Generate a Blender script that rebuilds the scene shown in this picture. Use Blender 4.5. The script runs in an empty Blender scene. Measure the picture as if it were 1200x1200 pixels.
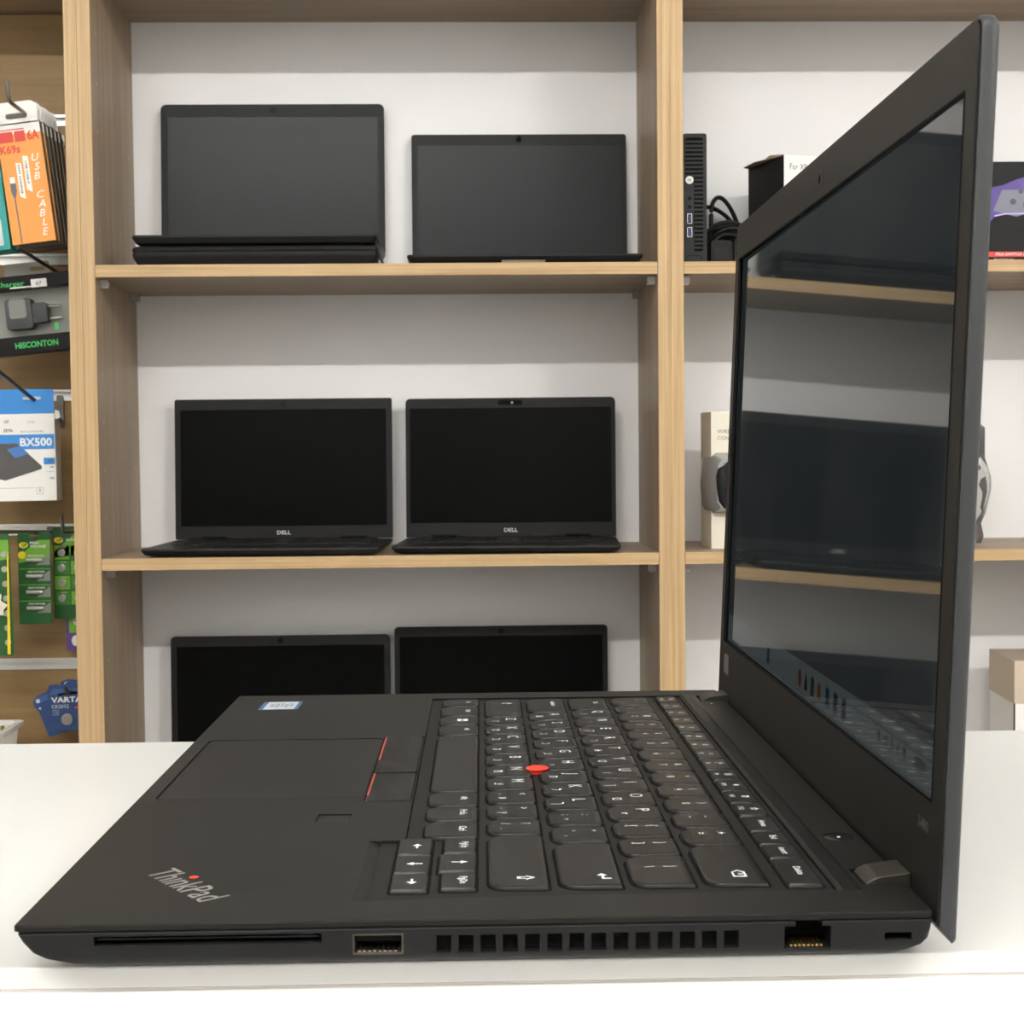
import bpy, bmesh, math, random
from mathutils import Vector, Matrix

random.seed(7)
scene = bpy.context.scene
COL = scene.collection
MM = 0.001

# ------------------------------------------------------------------ camera
# World axes follow the shelving unit (x right, y away, z up, millimetres * MM).
ZB = 1114.0            # height of the laptop's palm rest above the floor
PSI = 0.0054           # the counter and laptop stand turned by this much
CAM = (113.10, -347.25, 112.51 + ZB)
YAW, PITCH, ROLL, FPX = 0.02157, 0.04175, -0.00948, 1709.1
cp, sp = math.cos(PSI), math.sin(PSI)


def L2W(x, y):
    return (x * cp + y * sp, -x * sp + y * cp)


cam_d = bpy.data.cameras.new('camera')
cam_d.sensor_width = 36.0
cam_d.lens = FPX / 1200.0 * 36.0
cam_d.clip_start = 0.01
cam_d.clip_end = 50
cam = bpy.data.objects.new('camera', cam_d)
COL.objects.link(cam)
yw = YAW + PSI
fwd = Vector((math.sin(yw) * math.cos(PITCH), math.cos(yw) * math.cos(PITCH), -math.sin(PITCH)))
r0 = Vector((math.cos(yw), -math.sin(yw), 0))
u0 = r0.cross(fwd)
rr = r0 * math.cos(ROLL) + u0 * math.sin(ROLL)
uu = rr.cross(fwd)
cx, cy = L2W(CAM[0], CAM[1])
m = Matrix((rr, uu, -fwd)).transposed().to_4x4()
m.translation = Vector((cx * MM, cy * MM, CAM[2] * MM))
cam.matrix_world = m
scene.camera = cam
cam_d.dof.use_dof = True
cam_d.dof.focus_distance = 0.62
cam_d.dof.aperture_fstop = 75.0

# ------------------------------------------------------------------ world, exposure
world = bpy.data.worlds.new('world')
scene.world = world
world.use_nodes = True
bgn = world.node_tree.nodes['Background']
bgn.inputs[0].default_value = (0.9, 0.95, 1.0, 1)
bgn.inputs[1].default_value = 0.15
scene.view_settings.view_transform = 'Standard'
scene.view_settings.look = 'None'
scene.view_settings.exposure = 1.58
scene.view_settings.gamma = 1.0
scene.view_settings.use_curve_mapping = False
LAMP = 62.0            # strength of the ceiling tubes


# ------------------------------------------------------------------ materials
MATS = {}


def mat(name, col, rough=0.5, metal=0.0, spec=0.5, emit=None, estr=0.0, alpha=1.0, trans=0.0, bump=0.0, bscale=800.0,
        var=0.0, vscale=30.0, ior=1.5, coat=0.0):
    if name in MATS:
        return MATS[name]
    mt = bpy.data.materials.new(name)
    mt.use_nodes = True
    nt = mt.node_tree
    p = nt.nodes['Principled BSDF']
    c4 = (col[0], col[1], col[2], 1)
    p.inputs['Base Color'].default_value = c4
    p.inputs['Roughness'].default_value = rough
    p.inputs['Metallic'].default_value = metal
    p.inputs['Specular IOR Level'].default_value = spec
    p.inputs['IOR'].default_value = ior
    p.inputs['Alpha'].default_value = alpha
    p.inputs['Transmission Weight'].default_value = trans
    p.inputs['Coat Weight'].default_value = coat
    if emit:
        p.inputs['Emission Color'].default_value = (*emit, 1)
        p.inputs['Emission Strength'].default_value = estr
    tc = nt.nodes.new('ShaderNodeTexCoord')
    if var:
        n = nt.nodes.new('ShaderNodeTexNoise')
        n.inputs['Scale'].default_value = vscale
        n.inputs['Detail'].default_value = 4
        nt.links.new(tc.outputs['Object'], n.inputs['Vector'])
        r = nt.nodes.new('ShaderNodeValToRGB')
        r.color_ramp.elements[0].position = 0.3
        r.color_ramp.elements[1].position = 0.7
        r.color_ramp.elements[0].color = tuple(x * (1 - var) for x in col) + (1,)
        r.color_ramp.elements[1].color = tuple(min(1, x * (1 + var)) for x in col) + (1,)
        nt.links.new(n.outputs['Fac'], r.inputs['Fac'])
        nt.links.new(r.outputs['Color'], p.inputs['Base Color'])
    if bump:
        n = nt.nodes.new('ShaderNodeTexNoise')
        n.inputs['Scale'].default_value = bscale
        n.inputs['Detail'].default_value = 3
        nt.links.new(tc.outputs['Object'], n.inputs['Vector'])
        b = nt.nodes.new('ShaderNodeBump')
        b.inputs['Strength'].default_value = bump
        b.inputs['Distance'].default_value = 0.0005
        nt.links.new(n.outputs['Fac'], b.inputs['Height'])
        nt.links.new(b.outputs['Normal'], p.inputs['Normal'])
    MATS[name] = mt
    return mt


def wood(name, scale, dark, light, rough=0.45):
    mt = bpy.data.materials.new(name)
    mt.use_nodes = True
    nt = mt.node_tree
    p = nt.nodes['Principled BSDF']
    p.inputs['Roughness'].default_value = rough
    p.inputs['Specular IOR Level'].default_value = 0.35
    tc = nt.nodes.new('ShaderNodeTexCoord')
    mp = nt.nodes.new('ShaderNodeMapping')
    mp.inputs['Scale'].default_value = scale
    nt.links.new(tc.outputs['Object'], mp.inputs['Vector'])
    n1 = nt.nodes.new('ShaderNodeTexNoise')
    n1.inputs['Scale'].default_value = 1.0
    n1.inputs['Detail'].default_value = 6
    n1.inputs['Roughness'].default_value = 0.65
    n1.inputs['Distortion'].default_value = 0.3
    nt.links.new(mp.outputs['Vector'], n1.inputs['Vector'])
    rp = nt.nodes.new('ShaderNodeValToRGB')
    e = rp.color_ramp.elements
    e[0].position, e[1].position = 0.32, 0.66
    e[0].color, e[1].color = (*dark, 1), (*light, 1)
    nt.links.new(n1.outputs['Fac'], rp.inputs['Fac'])
    nt.links.new(rp.outputs['Color'], p.inputs['Base Color'])
    MATS[name] = mt
    return mt


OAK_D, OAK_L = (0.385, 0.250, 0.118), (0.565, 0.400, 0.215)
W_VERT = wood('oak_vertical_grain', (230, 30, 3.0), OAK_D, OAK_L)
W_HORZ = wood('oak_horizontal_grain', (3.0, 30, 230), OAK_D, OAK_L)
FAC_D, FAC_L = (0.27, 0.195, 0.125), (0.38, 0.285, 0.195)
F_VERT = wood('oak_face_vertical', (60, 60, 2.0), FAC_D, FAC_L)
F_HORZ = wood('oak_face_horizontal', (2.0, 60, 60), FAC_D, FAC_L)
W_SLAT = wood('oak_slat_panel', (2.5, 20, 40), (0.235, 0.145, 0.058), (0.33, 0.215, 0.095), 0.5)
M_WALL = mat('white_painted_wall', (0.86, 0.855, 0.85), 0.75, bump=0.15, bscale=300)
M_CEIL = mat('white_ceiling', (0.88, 0.88, 0.87), 0.9)
M_FLOOR = mat('grey_floor_tile', (0.78, 0.76, 0.74), 0.45, var=0.05, vscale=3)
M_COUNTER = mat('white_laminate', (0.72, 0.725, 0.695), 0.28, bump=0.03, bscale=200)
M_SEAM = mat('grey_seam', (0.60, 0.56, 0.52), 0.8)
M_BLK = mat('black_matte_plastic', (0.0109, 0.0104, 0.0091), 0.42, spec=0.16, bump=0.06, bscale=3000)
M_CASE = mat('black_side_plastic', (0.0108, 0.0108, 0.0111), 0.5, spec=0.16, bump=0.08, bscale=2500)
M_KEY = mat('black_keycap', (0.0105, 0.010, 0.009), 0.34, spec=0.28, bump=0.03, bscale=2000)
M_BED = mat('black_key_bed', (0.0125, 0.012, 0.0105), 0.5, spec=0.14)
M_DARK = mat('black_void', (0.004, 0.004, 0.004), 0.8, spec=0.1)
M_LEG = mat('white_key_legend', (0.86, 0.90, 0.88), 0.6)
M_RED = mat('red_rubber', (0.75, 0.045, 0.02), 0.6)
M_REDP = mat('red_stripe', (0.36, 0.045, 0.03), 0.5)
M_PAD = mat('black_touchpad', (0.0105, 0.0102, 0.0091), 0.36, spec=0.16)
M_HINGE = mat('bronze_grey_hinge', (0.055, 0.048, 0.038), 0.42, metal=0.7)
M_STEEL = mat('bright_steel', (0.60, 0.60, 0.58), 0.25, metal=1.0)
M_ALU = mat('aluminium_rail', (0.75, 0.75, 0.72), 0.35, metal=0.9)
M_GOLD = mat('gold_contact', (0.75, 0.52, 0.18), 0.3, metal=1.0)
M_LOGO = mat('silver_logo', (0.30, 0.30, 0.28), 0.4, metal=0.3)
M_BLUE = mat('blue_sticker', (0.06, 0.13, 0.30), 0.5)
M_STKW = mat('white_sticker', (0.55, 0.60, 0.62), 0.5)
M_LIDB = mat('black_lid_shell', (0.034, 0.036, 0.037), 0.38, spec=0.3)
M_BEZ = mat('black_bezel', (0.0156, 0.015, 0.0132), 0.38, spec=0.14, bump=0.04, bscale=3000)
M_SHL = mat('dark_grey_laptop', (0.0132, 0.0132, 0.0132), 0.45, spec=0.15)
M_SHB = mat('dark_laptop_bezel', (0.0145, 0.0145, 0.015), 0.45, spec=0.15)
M_SHS = mat('matte_dark_screen', (0.003, 0.003, 0.003), 0.22, spec=0.06)
M_SHS2 = mat('grey_matte_screen', (0.010, 0.0125, 0.013), 0.30, spec=0.13)
M_PAPER = mat('white_card', (0.80, 0.79, 0.74), 0.6)
M_CREAM = mat('cream_card', (0.74, 0.70, 0.58), 0.6)
M_INK = mat('black_ink', (0.015, 0.015, 0.015), 0.6)
M_BROWN = mat('brown_cardboard', (0.42, 0.31, 0.19), 0.8)


# ------------------------------------------------------------------ mesh helpers
def rrect(x0, x1, y0, y1, r=1.0, n=4, radii=None):
    """rounded rectangle, counter-clockwise; radii order: (x0,y0),(x1,y0),(x1,y1),(x0,y1)"""
    rs = radii or (r, r, r, r)
    cs = [(x0, y0, 1, 1, 180), (x1, y0, -1, 1, 270), (x1, y1, -1, -1, 0), (x0, y1, 1, -1, 90)]
    out = []
    for (px, py, sx, sy, a0), q in zip(cs, rs):
        ox, oy = px + sx * q, py + sy * q
        for i in range(n + 1):
            a = math.radians(a0 + 90.0 * i / n)
            out.append((ox + q * math.cos(a), oy + q * math.sin(a)))
    return out


def circle(cx, cy, r, n=20, ry=None):
    ry = ry or r
    return [(cx + r * math.cos(2 * math.pi * i / n), cy + ry * math.sin(2 * math.pi * i / n)) for i in range(n)]


XY = lambda a, b, c: (a, b, c)
XZ = lambda a, b, c: (a, c, b)      # outline in x,z ; extruded along y
YZ = lambda a, b, c: (c, a, b)      # outline in y,z ; extruded along x
FONT_CACHE = {}


def glyphs(body, size, bold=0.0):
    k = (body, round(size, 3), bold)
    if k not in FONT_CACHE:
        cu = bpy.data.curves.new('tmp_text', 'FONT')
        cu.body = body
        cu.size = size
        cu.resolution_u = 2
        cu.offset = bold
        ob = bpy.data.objects.new('tmp_text', cu)
        COL.objects.link(ob)
        dg = bpy.context.evaluated_depsgraph_get()
        me = bpy.data.meshes.new_from_object(ob.evaluated_get(dg))
        vs = [tuple(v.co) for v in me.vertices]
        fs = [tuple(p.vertices) for p in me.polygons]
        bpy.data.objects.remove(ob)
        bpy.data.curves.remove(cu)
        bpy.data.meshes.remove(me)
        FONT_CACHE[k] = (vs, fs)
    return FONT_CACHE[k]


class MB:
    def __init__(self):
        self.v, self.f = [], []

    def add(self, vs, fs):
        o = len(self.v)
        self.v += [tuple(p) for p in vs]
        self.f += [tuple(i + o for i in q) for q in fs]
        return self

    def box(self, x0, x1, y0, y1, z0, z1):
        vs = [(x, y, z) for z in (z0, z1) for y in (y0, y1) for x in (x0, x1)]
        return self.add(vs, [(0, 2, 3, 1), (4, 5, 7, 6), (0, 1, 5, 4), (2, 6, 7, 3), (0, 4, 6, 2), (1, 3, 7, 5)])

    def loft(self, loops, cap0=True, cap1=True):
        n = len(loops[0])
        vs = [p for lp in loops for p in lp]
        fs = []
        for k in range(len(loops) - 1):
            for i in range(n):
                j = (i + 1) % n
                fs.append((k * n + i, k * n + j, (k + 1) * n + j, (k + 1) * n + i))
        if cap0:
            fs.append(tuple(reversed(range(n))))
        if cap1:
            fs.append(tuple(range((len(loops) - 1) * n, len(loops) * n)))
        return self.add(vs, fs)

    def prism(self, outline, c0, c1, ax=XY):
        return self.loft([[ax(a, b, c0) for a, b in outline], [ax(a, b, c1) for a, b in outline]])

    def frame(self, outer, inner, c0, c1, ax=XY):
        """plate with a hole; outer and inner have the same count"""
        n = len(outer)
        vs = [ax(a, b, c) for c in (c0, c1) for lp in (outer, inner) for a, b in lp]
        fs = []
        for i in range(n):
            j = (i + 1) % n
            fs += [(i, j, n + j, n + i), (2 * n + i, 3 * n + i, 3 * n + j, 2 * n + j),
                   (i, 2 * n + i, 2 * n + j, j), (n + i, n + j, 3 * n + j, 3 * n + i)]
        return self.add(vs, fs)

    def tube(self, path, r, n=8):
        loops = []
        P = [Vector(p) for p in path]
        for i, p in enumerate(P):
            t = (P[min(i + 1, len(P) - 1)] - P[max(i - 1, 0)]).normalized()
            a = t.cross(Vector((0, 0, 1)))
            if a.length < 0.1:
                a = t.cross(Vector((1, 0, 0)))
            a.normalize()
            b = t.cross(a)
            loops.append([tuple(p + a * (r * math.cos(2 * math.pi * k / n)) + b * (r * math.sin(2 * math.pi * k / n)))
                          for k in range(n)])
        return self.loft(loops)

    def lathe(self, prof, cx, cy, n=24):
        loops = [[(cx + r * math.cos(2 * math.pi * k / n), cy + r * math.sin(2 * math.pi * k / n), z) for k in range(n)]
                 for r, z in prof]
        return self.loft(loops)

    def text(self, body, cap, fn, width=None, align='C', bold=0.0):
        """fn(a, b) -> 3D point, a along the reading direction, b up from the baseline"""
        vs, fs = glyphs(body, cap / 0.727, bold)
        if not vs:
            return self
        xs = [p[0] for p in vs]
        x0, x1 = min(xs), max(xs)
        sx = (width / (x1 - x0)) if width else 1.0
        off = {'C': (x0 + x1) / 2, 'L': x0, 'R': x1}[align]
        return self.add([fn((p[0] - off) * sx, p[1]) for p in vs], fs)

    def map(self, fn):
        self.v = [tuple(fn(*p)) for p in self.v]
        return self

    def build(self, name, material, parent=None, loc=(0, 0, 0), rot=(0, 0, 0), bevel=0.0, segs=2, smooth=None,
              fix=True):
        me = bpy.data.meshes.new(name)
        me.from_pydata([(a * MM, b * MM, c * MM) for a, b, c in self.v], [], self.f)
        if fix or bevel:
            bm = bmesh.new()
            bm.from_mesh(me)
            if fix:
                bmesh.ops.recalc_face_normals(bm, faces=bm.faces)
            if bevel:
                es = [e for e in bm.edges if len(e.link_faces) == 2 and e.calc_face_angle(0) > 0.6]
                bmesh.ops.bevel(bm, geom=es, offset=bevel * MM, segments=segs, profile=0.5, affect='EDGES',
                                clamp_overlap=True)
            bm.to_mesh(me)
            bm.free()
        me.materials.append(material)
        if smooth:
            me.shade_smooth()
            me.set_sharp_from_angle(angle=math.radians(smooth))
        return link(name, me, parent, loc, rot)


def link(name, me, parent=None, loc=(0, 0, 0), rot=(0, 0, 0)):
    o = bpy.data.objects.new(name, me)
    COL.objects.link(o)
    o.location = tuple(c * MM for c in loc)
    o.rotation_euler = rot
    if parent:
        o.parent = parent
    return o


def tag(o, label, cat, group=None):
    o['label'] = label
    o['category'] = cat
    if group:
        o['group'] = group
    return o


def thing(name, label, cat, loc=(0, 0, 0), rot=(0, 0, 0), group=None):
    o = bpy.data.objects.new(name, None)
    o.empty_display_size = 0.02
    COL.objects.link(o)
    o.location = tuple(c * MM for c in loc)
    o.rotation_euler = rot
    return tag(o, label, cat, group)


def struct(o):
    o['kind'] = 'structure'
    return o


def boolean(o, cutters):
    for c_ in cutters:
        boolean_one(o, c_)


def boolean_one(o, cutter):
    c = cutter.build('cutter', M_DARK)
    md = o.modifiers.new('cut', 'BOOLEAN')
    md.object = c
    md.operation = 'DIFFERENCE'
    md.solver = 'EXACT'
    c.parent = o.parent
    dg = bpy.context.evaluated_depsgraph_get()
    dg.update()
    me = bpy.data.meshes.new_from_object(o.evaluated_get(dg))
    o.modifiers.clear()
    old = o.data
    nm = old.name
    o.data = me
    bpy.data.meshes.remove(old)
    me.name = nm
    cm = c.data
    bpy.data.objects.remove(c)
    bpy.data.meshes.remove(cm)


# shelf coordinates: s along the unit, d depth from its front, z relative to the palm rest height
SX, SY = L2W(-388.863, 1587.07)


def SH(s, d, z):
    return (SX + s, SY + d, z + ZB)


Z1, Z2, Z3, ZT = 361.3, -24.8, -372.0, 743.0      # shelf tops, underside of the top board
BAY, DEP, TH, UP = 740.0, 235.3, 16.0, 34.5
BASEZ = -ZB + 90.0

# ------------------------------------------------------------------ the room
WX0, WX1, WY0, WY1, CZ = -2600.0, 3300.0, -3300.0, SY + DEP + 1.0, 3150.0
struct(MB().box(WX0 - 100, WX1 + 100, WY0 - 100, WY1 + 100, -100, 0).build('floor', M_FLOOR))
struct(MB().box(WX0 - 100, WX1 + 100, WY0 - 100, WY1 + 100, CZ, CZ + 100).build('ceiling', M_CEIL))
struct(MB().box(WX0 - 100, WX1 + 100, WY1, WY1 + 100, 0, CZ).build('wall_back', M_WALL))
struct(MB().box(WX0 - 100, WX1 + 100, WY0 - 100, WY0, 0, CZ).build('wall_front', M_WALL))
struct(MB().box(WX0 - 100, WX0, WY0, WY1, 0, CZ).build('wall_left', M_WALL))
struct(MB().box(WX1, WX1 + 100, WY0, WY1, 0, CZ).build('wall_right', M_WALL))

struct(MB().box(WX0, WX1, WY0, WY0 + 18, 0, 1600).build('added_trim_1', mat('added_dark_panelling', (0.30, 0.29, 0.28), 0.7)))  # unseen panelling, added so the black screens reflect something dark
M_TUBE = mat('glowing_tube', (1, 1, 1), 0.5, emit=(1.0, 0.98, 0.945), estr=LAMP * 0.85)
M_TUBE2 = mat('glowing_tube_bright', (1, 1, 1), 0.5, emit=(1.0, 0.98, 0.945), estr=LAMP * 2.2)
M_FIX = mat('white_fixture', (0.8, 0.8, 0.8), 0.5)
for lx, ly, ll, lab in ((-450, -1520, 1700, 'long white tube light on the ceiling behind the viewer'),
                        (2250, -1520, 600, 'short white tube light on the ceiling towards the right wall')):
    t = thing('ceiling_light', lab, 'lamp', (lx, ly, CZ))
    MB().box(-ll / 2 - 30, ll / 2 + 30, -12, 12, -300, -270).build('housing', M_FIX, t, bevel=3)
    MB().prism(circle(0, -325, 22, 14), -ll / 2, ll / 2, YZ).build('tube', M_TUBE if lx < 0 else M_TUBE2, t, smooth=40)
    for q in (-1, 1):
        MB().tube([(q * ll * 0.4, 0, -271), (q * ll * 0.4, 0, 0)], 2).build('hanger', M_STEEL, t)

# ------------------------------------------------------------------ shelving unit
unit = thing('shelving_unit', 'oak laminate shelving unit with open bays against the white wall', 'shelving',
             SH(0, 0, -ZB))
zt0, zt1 = 0.0, ZT + TH + ZB


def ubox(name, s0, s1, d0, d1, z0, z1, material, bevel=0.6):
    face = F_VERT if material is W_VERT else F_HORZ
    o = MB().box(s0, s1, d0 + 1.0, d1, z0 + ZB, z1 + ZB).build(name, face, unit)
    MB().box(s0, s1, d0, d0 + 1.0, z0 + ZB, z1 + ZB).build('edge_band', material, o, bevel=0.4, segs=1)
    return o


for s in (-UP, BAY, -UP - BAY - UP, 2 * BAY + UP):
    for k in (0, 1):
        ubox('upright_panel', s + k * 17.3, s + k * 17.3 + 17.15, 0, DEP, -ZB, ZT, W_VERT)
for s0 in (0.0, BAY + UP):
    for z in (Z1, Z2, Z3, -ZB + 100):
        ubox('shelf_board', s0 + 0.3, s0 + BAY - 0.3, 0.5, DEP, z - TH, z, W_HORZ)
    ubox('plinth', s0 + 0.3, s0 + BAY - 0.3, 20, 36, -ZB, -ZB + 84, W_HORZ)
    for z in (Z1, Z2):
        for sx, sg in ((s0, 1), (s0 + BAY, -1)):
            for d in (28, 205):
                pin = MB()
                pin.prism(rrect(0, 11, 0, 11, 2, 3), -5, 5, XZ)
                pin.v = [(sx + sg * (a + 0.3), b + d, c + z - TH - 11.5 + ZB) for a, b, c in pin.v]
                pin.build('shelf_pin', mat('clear_plastic', (0.75, 0.73, 0.7), 0.15, trans=0.6), unit, smooth=40)
ubox('top_board', -UP * 2 - BAY, 2 * BAY + 2 * UP, 0, DEP, ZT, ZT + TH, W_HORZ)
ubox('shelf_board', -UP - BAY + 0.3, -UP - 0.3, 0.5, DEP, -365, -349, W_HORZ)
ubox('shelf_board', -UP - BAY + 0.3, -UP - 0.3, 0.5, DEP, -ZB + 84, -ZB + 100, W_HORZ)
ubox('plinth', -UP - BAY + 0.3, -UP - 0.3, 20, 36, -ZB, -ZB + 84, W_HORZ)
ph = MB()
for sx, sg in ((0.0, 1), (BAY, -1)):
    for z in range(-300, 740, 64):
        for d in (30, 205):
            ph.prism([(a + d, b + z + ZB + 8) for a, b in circle(0, 0, 2.4, 8)], sx, sx + sg * 0.25, YZ)
ph.build('pin_holes', mat('pale_hole', (0.45, 0.40, 0.34), 0.7), unit)['kind'] = 'stuff'

# slat-wall in the left bay
slat = thing('slat_wall', 'oak slat wall with aluminium rails in the left bay', 'slat wall', SH(0, 0, -349))
rails = [592, 394.5, 199.8, 6.0, -189]
zedges = [ZT - 1] + rails + [-348.9]
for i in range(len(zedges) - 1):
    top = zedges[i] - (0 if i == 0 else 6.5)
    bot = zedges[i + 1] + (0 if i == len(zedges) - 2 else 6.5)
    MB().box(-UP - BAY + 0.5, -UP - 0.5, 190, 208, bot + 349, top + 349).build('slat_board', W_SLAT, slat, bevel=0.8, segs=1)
for z in rails:
    r = MB()
    r.prism([(188.5, 7.5), (190, 7.5), (190, 5.4), (200, 5.4), (200, -5.4), (190, -5.4), (190, -8.5), (187, -8.5),
             (187, -2.5), (188.5, -2.5), (188.5, -6.0), (198.5, -4.0), (198.5, 4.0), (188.5, 4.0)],
            -UP - BAY + 0.6, -UP - 0.6, YZ)
    r.v = [(a, b, c + z + 349) for a, b, c in r.v]
    r.build('aluminium_rail', M_ALU, slat)

# ------------------------------------------------------------------ counter
ct = thing('counter', 'white laminate counter ledge carrying the open black laptop', 'counter',
           (*L2W(0, 0), 0), (0, 0, -PSI))
CT = ZB - 14.0
Y0, Y1 = 10.7, 293.5
MB().box(-1500, 1500, Y0, Y1, CT - 5.6, CT).build('worktop', M_COUNTER, ct, bevel=0.5, segs=2)
MB().box(-1499, 1499, Y0 + 0.25, Y1 - 1, CT - 6.1, CT - 5.6).build('seam', M_SEAM, ct)
MB().box(-1500, 1500, Y0, Y1, CT - 42, CT - 6.1).build('apron', M_COUNTER, ct, bevel=0.5, segs=2)
MB().box(-1480, 1480, Y0 + 40, Y1 - 30, 0, CT - 42).build('counter_body', M_COUNTER, ct)


# ------------------------------------------------------------------ the main laptop
lap = thing('laptop', 'open black laptop with red pointing stick on the white counter, seen from its side', 'laptop',
            (*L2W(0, 0), CT), (0, 0, -PSI))
DZ = 14.0


def up(mb):
    return mb.map(lambda a, b, c: (a, b, c + DZ))


def rr3(x0, x1, y0, y1, r, z, n=4):
    return [(a, b, z) for a, b in rrect(x0, x1, y0, y1, r, n)]


# bottom case -------------------------------------------------------
bc = MB().loft([rr3(27, 210, 7, 322, 5, -12.3), rr3(17.2, 214.5, 3.0, 326, 3, -11.0), rr3(12.1, 217.0, 1.4, 327.6, 2.6, -9.9),
                rr3(6.6, 220.0, 0.55, 328.45, 2.4, -8.4), rr3(4.0, 221.2, 0.35, 328.65, 2.2, -7.0),
                rr3(1.9, 221.8, 0.2, 328.8, 2.0, -4.5), rr3(0.8, 222, 0.1, 328.9, 1.6, -2.35), rr3(1.0, 221.8, 0.3, 328.7, 1.5, -2.1), rr3(1.6, 221.4, 0.8, 328.2, 1.4, -1.98)])
case = up(bc).build('bottom_case', M_CASE, lap, smooth=30)
cut = MB()
cut.box(19.2, 73.8, -5, 12, -5.4, -3.0)                        # card slot
cut.box(81.2, 93.4, -5, 11, -8.5, -3.3)                        # usb
VENTS = [101.3 + 5.36 * k for k in range(14)]
for x in VENTS:
    cut.box(x, x + 3.65, -5, 9, -8.4, -4.0)
cut.prism([(185.7, -9.1), (197.1, -9.1), (197.1, -3.2), (194.9, -3.2), (194.9, -1), (188.4, -1), (188.4, -3.2),
           (185.7, -3.2)], -5, 12, XZ)
cut.prism(rrect(210.1, 216.8, -7.1, -5.1, 0.4, 2), -5, 7, XZ)
boolean(case, [up(cut)])
for x in VENTS:
    b = MB()
    b.box(x - 0.02, x + 3.67, 3.0, 3.4, -8.45, -3.95)
    up(b).build('vent_slot', M_DARK, lap)
up(MB().box(19.3, 73.7, 4.5, 5.0, -5.4, -3.0)).build('card_slot', M_DARK, lap)
up(MB().box(20, 73, 0.9, 4.4, -4.0, -3.7)).build('card_flap', M_CASE, lap)
usb = up(MB().box(81.3, 93.3, 9.5, 10, -8.45, -3.35)).build('usb_port', M_DARK, lap)
up(MB().frame(rrect(81.22, 93.38, -8.48, -3.32, 0.3, 2), rrect(81.6, 93.0, -8.0, -3.8, 0.3, 2), 0.3, 9, XZ)).build('port_shell', mat('dull_port_metal', (0.10, 0.085, 0.065), 0.45, metal=0.8), usb)
up(MB().box(82.2, 92.4, 1.6, 9, -5.4, -3.9)).build('port_tongue', M_DARK, usb)
b = MB()
for k in range(8):
    b.box(82.4 + k * 1.25, 83.1 + k * 1.25, 0.8, 6, -8.0, -7.6)
up(b).build('port_contacts', M_STEEL, usb)
eth = up(MB().box(185.6, 197.2, 10.5, 11, -9.1, -1.0)).build('ethernet_port', M_DARK, lap)
b = MB()
for k in range(8):
    b.box(187.3 + k * 1.05, 187.85 + k * 1.05, 1.4, 8, -8.6, -8.1)
up(b).build('port_contacts', M_GOLD, eth)
up(MB().box(185.8, 197.0, 0.6, 10, -9.05, -8.75)).build('port_floor', M_CASE, eth)
up(MB().box(210.3, 216.6, 5.5, 6, -7.0, -5.2)).build('lock_slot', M_DARK, lap)
for fx in (40, 185):
    for fy in (32, 270):
        MB().prism(rrect(fx - 6, fx + 6, fy - 20, fy + 20, 5, 4), 0, 1.9).build('rubber_foot', M_BED, lap)

# palm rest (top cover) ----------------------------------------------
deck = MB().loft([rr3(0.8, 221.4, 0.6, 328.4, 1.4, -1.95), rr3(0.7, 221.5, 0.5, 328.5, 1.4, -1.6), rr3(0, 222, 0, 329, 1.6, -1.45), rr3(0.0, 222, 0.0, 329, 1.6, -0.35),
                  rr3(0.3, 221.9, 0.35, 328.65, 1.5, 0.0)])
deck = up(deck).build('palm_rest', M_BLK, lap, smooth=35)
cuts = [MB().prism([(90.3, 72), (90.3, 314.5), (203.0, 314.5), (203.0, 18.6), (112, 17.0), (83.2, 15.0), (83.2, 72)], -1.5, 3),
        MB().box(79.8, 83.5, 15.1, 71.6, -1.45, 2.6),
        MB().prism(rrect(5.7, 74.2, 126.2, 224.2, 3, 4), -0.75, 2.5),
        MB().prism(rrect(74.4, 90.0, 119.5, 226.5, 1.0, 2), -1.0, 2.7),
        MB().prism(rrect(61.6, 72.2, 94.6, 104.2, 0.8, 3), -0.6, 2.2),
        MB().prism(circle(215.8, 68.8, 4.5, 24), -0.7, 2.1)]
for yy in (22.5, 299.5):
    cuts.append(MB().box(210.4, 225, yy, yy + 14, -1.2, 2.9))
boolean(deck, [up(c_) for c_ in cuts])
# sloped edge of the arrow-key notch
up(MB().prism([(79.85, -0.02), (83.4, -1.2), (83.4, -1.44), (79.85, -1.44)], 15.2, 71.5, XZ)).build('notch_ramp', M_BLK, lap)
bed = MB()
bed.prism([(90.5, 71.8), (90.5, 314.3), (202.8, 314.3), (202.8, 18.8), (112, 17.2), (83.4, 15.2), (83.4, 71.8)], -1.49, -0.75)
up(bed).build('key_bed', M_BED, lap)
tp = up(MB().prism(rrect(6.3, 74.0, 126.8, 223.6, 2.6, 4), -0.74, -0.12)).build('touchpad', M_PAD, lap, bevel=0.12, segs=1)
for y0, y1, stripe in ((182.3, 226.0, 1), (161.3, 181.7, 0), (120.0, 160.7, 1)):
    z1 = 0.15 if stripe else 0.35
    bt = up(MB().loft([rr3(74.8, 89.6, y0, y1, 0.8, -0.98, 2), rr3(74.8, 89.6, y0, y1, 0.8, z1 - 0.3, 2),
                       rr3(75.3, 89.2, y0 + 0.4, y1 - 0.4, 0.7, z1, 2)])).build('pointing_button', M_PAD, lap, smooth=30)
    if stripe:
        a, b_ = (182.6, 225.6) if y0 > 150 else (127.4, 160.4)
        up(MB().box(74.75, 75.5, a, b_, -0.3, z1 + 0.05)).build('red_stripe', M_REDP, bt)
up(MB().prism(rrect(62.1, 71.7, 95.1, 103.7, 0.7, 3), -0.59, -0.35)).build('fingerprint_reader', M_PAD, lap)
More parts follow.
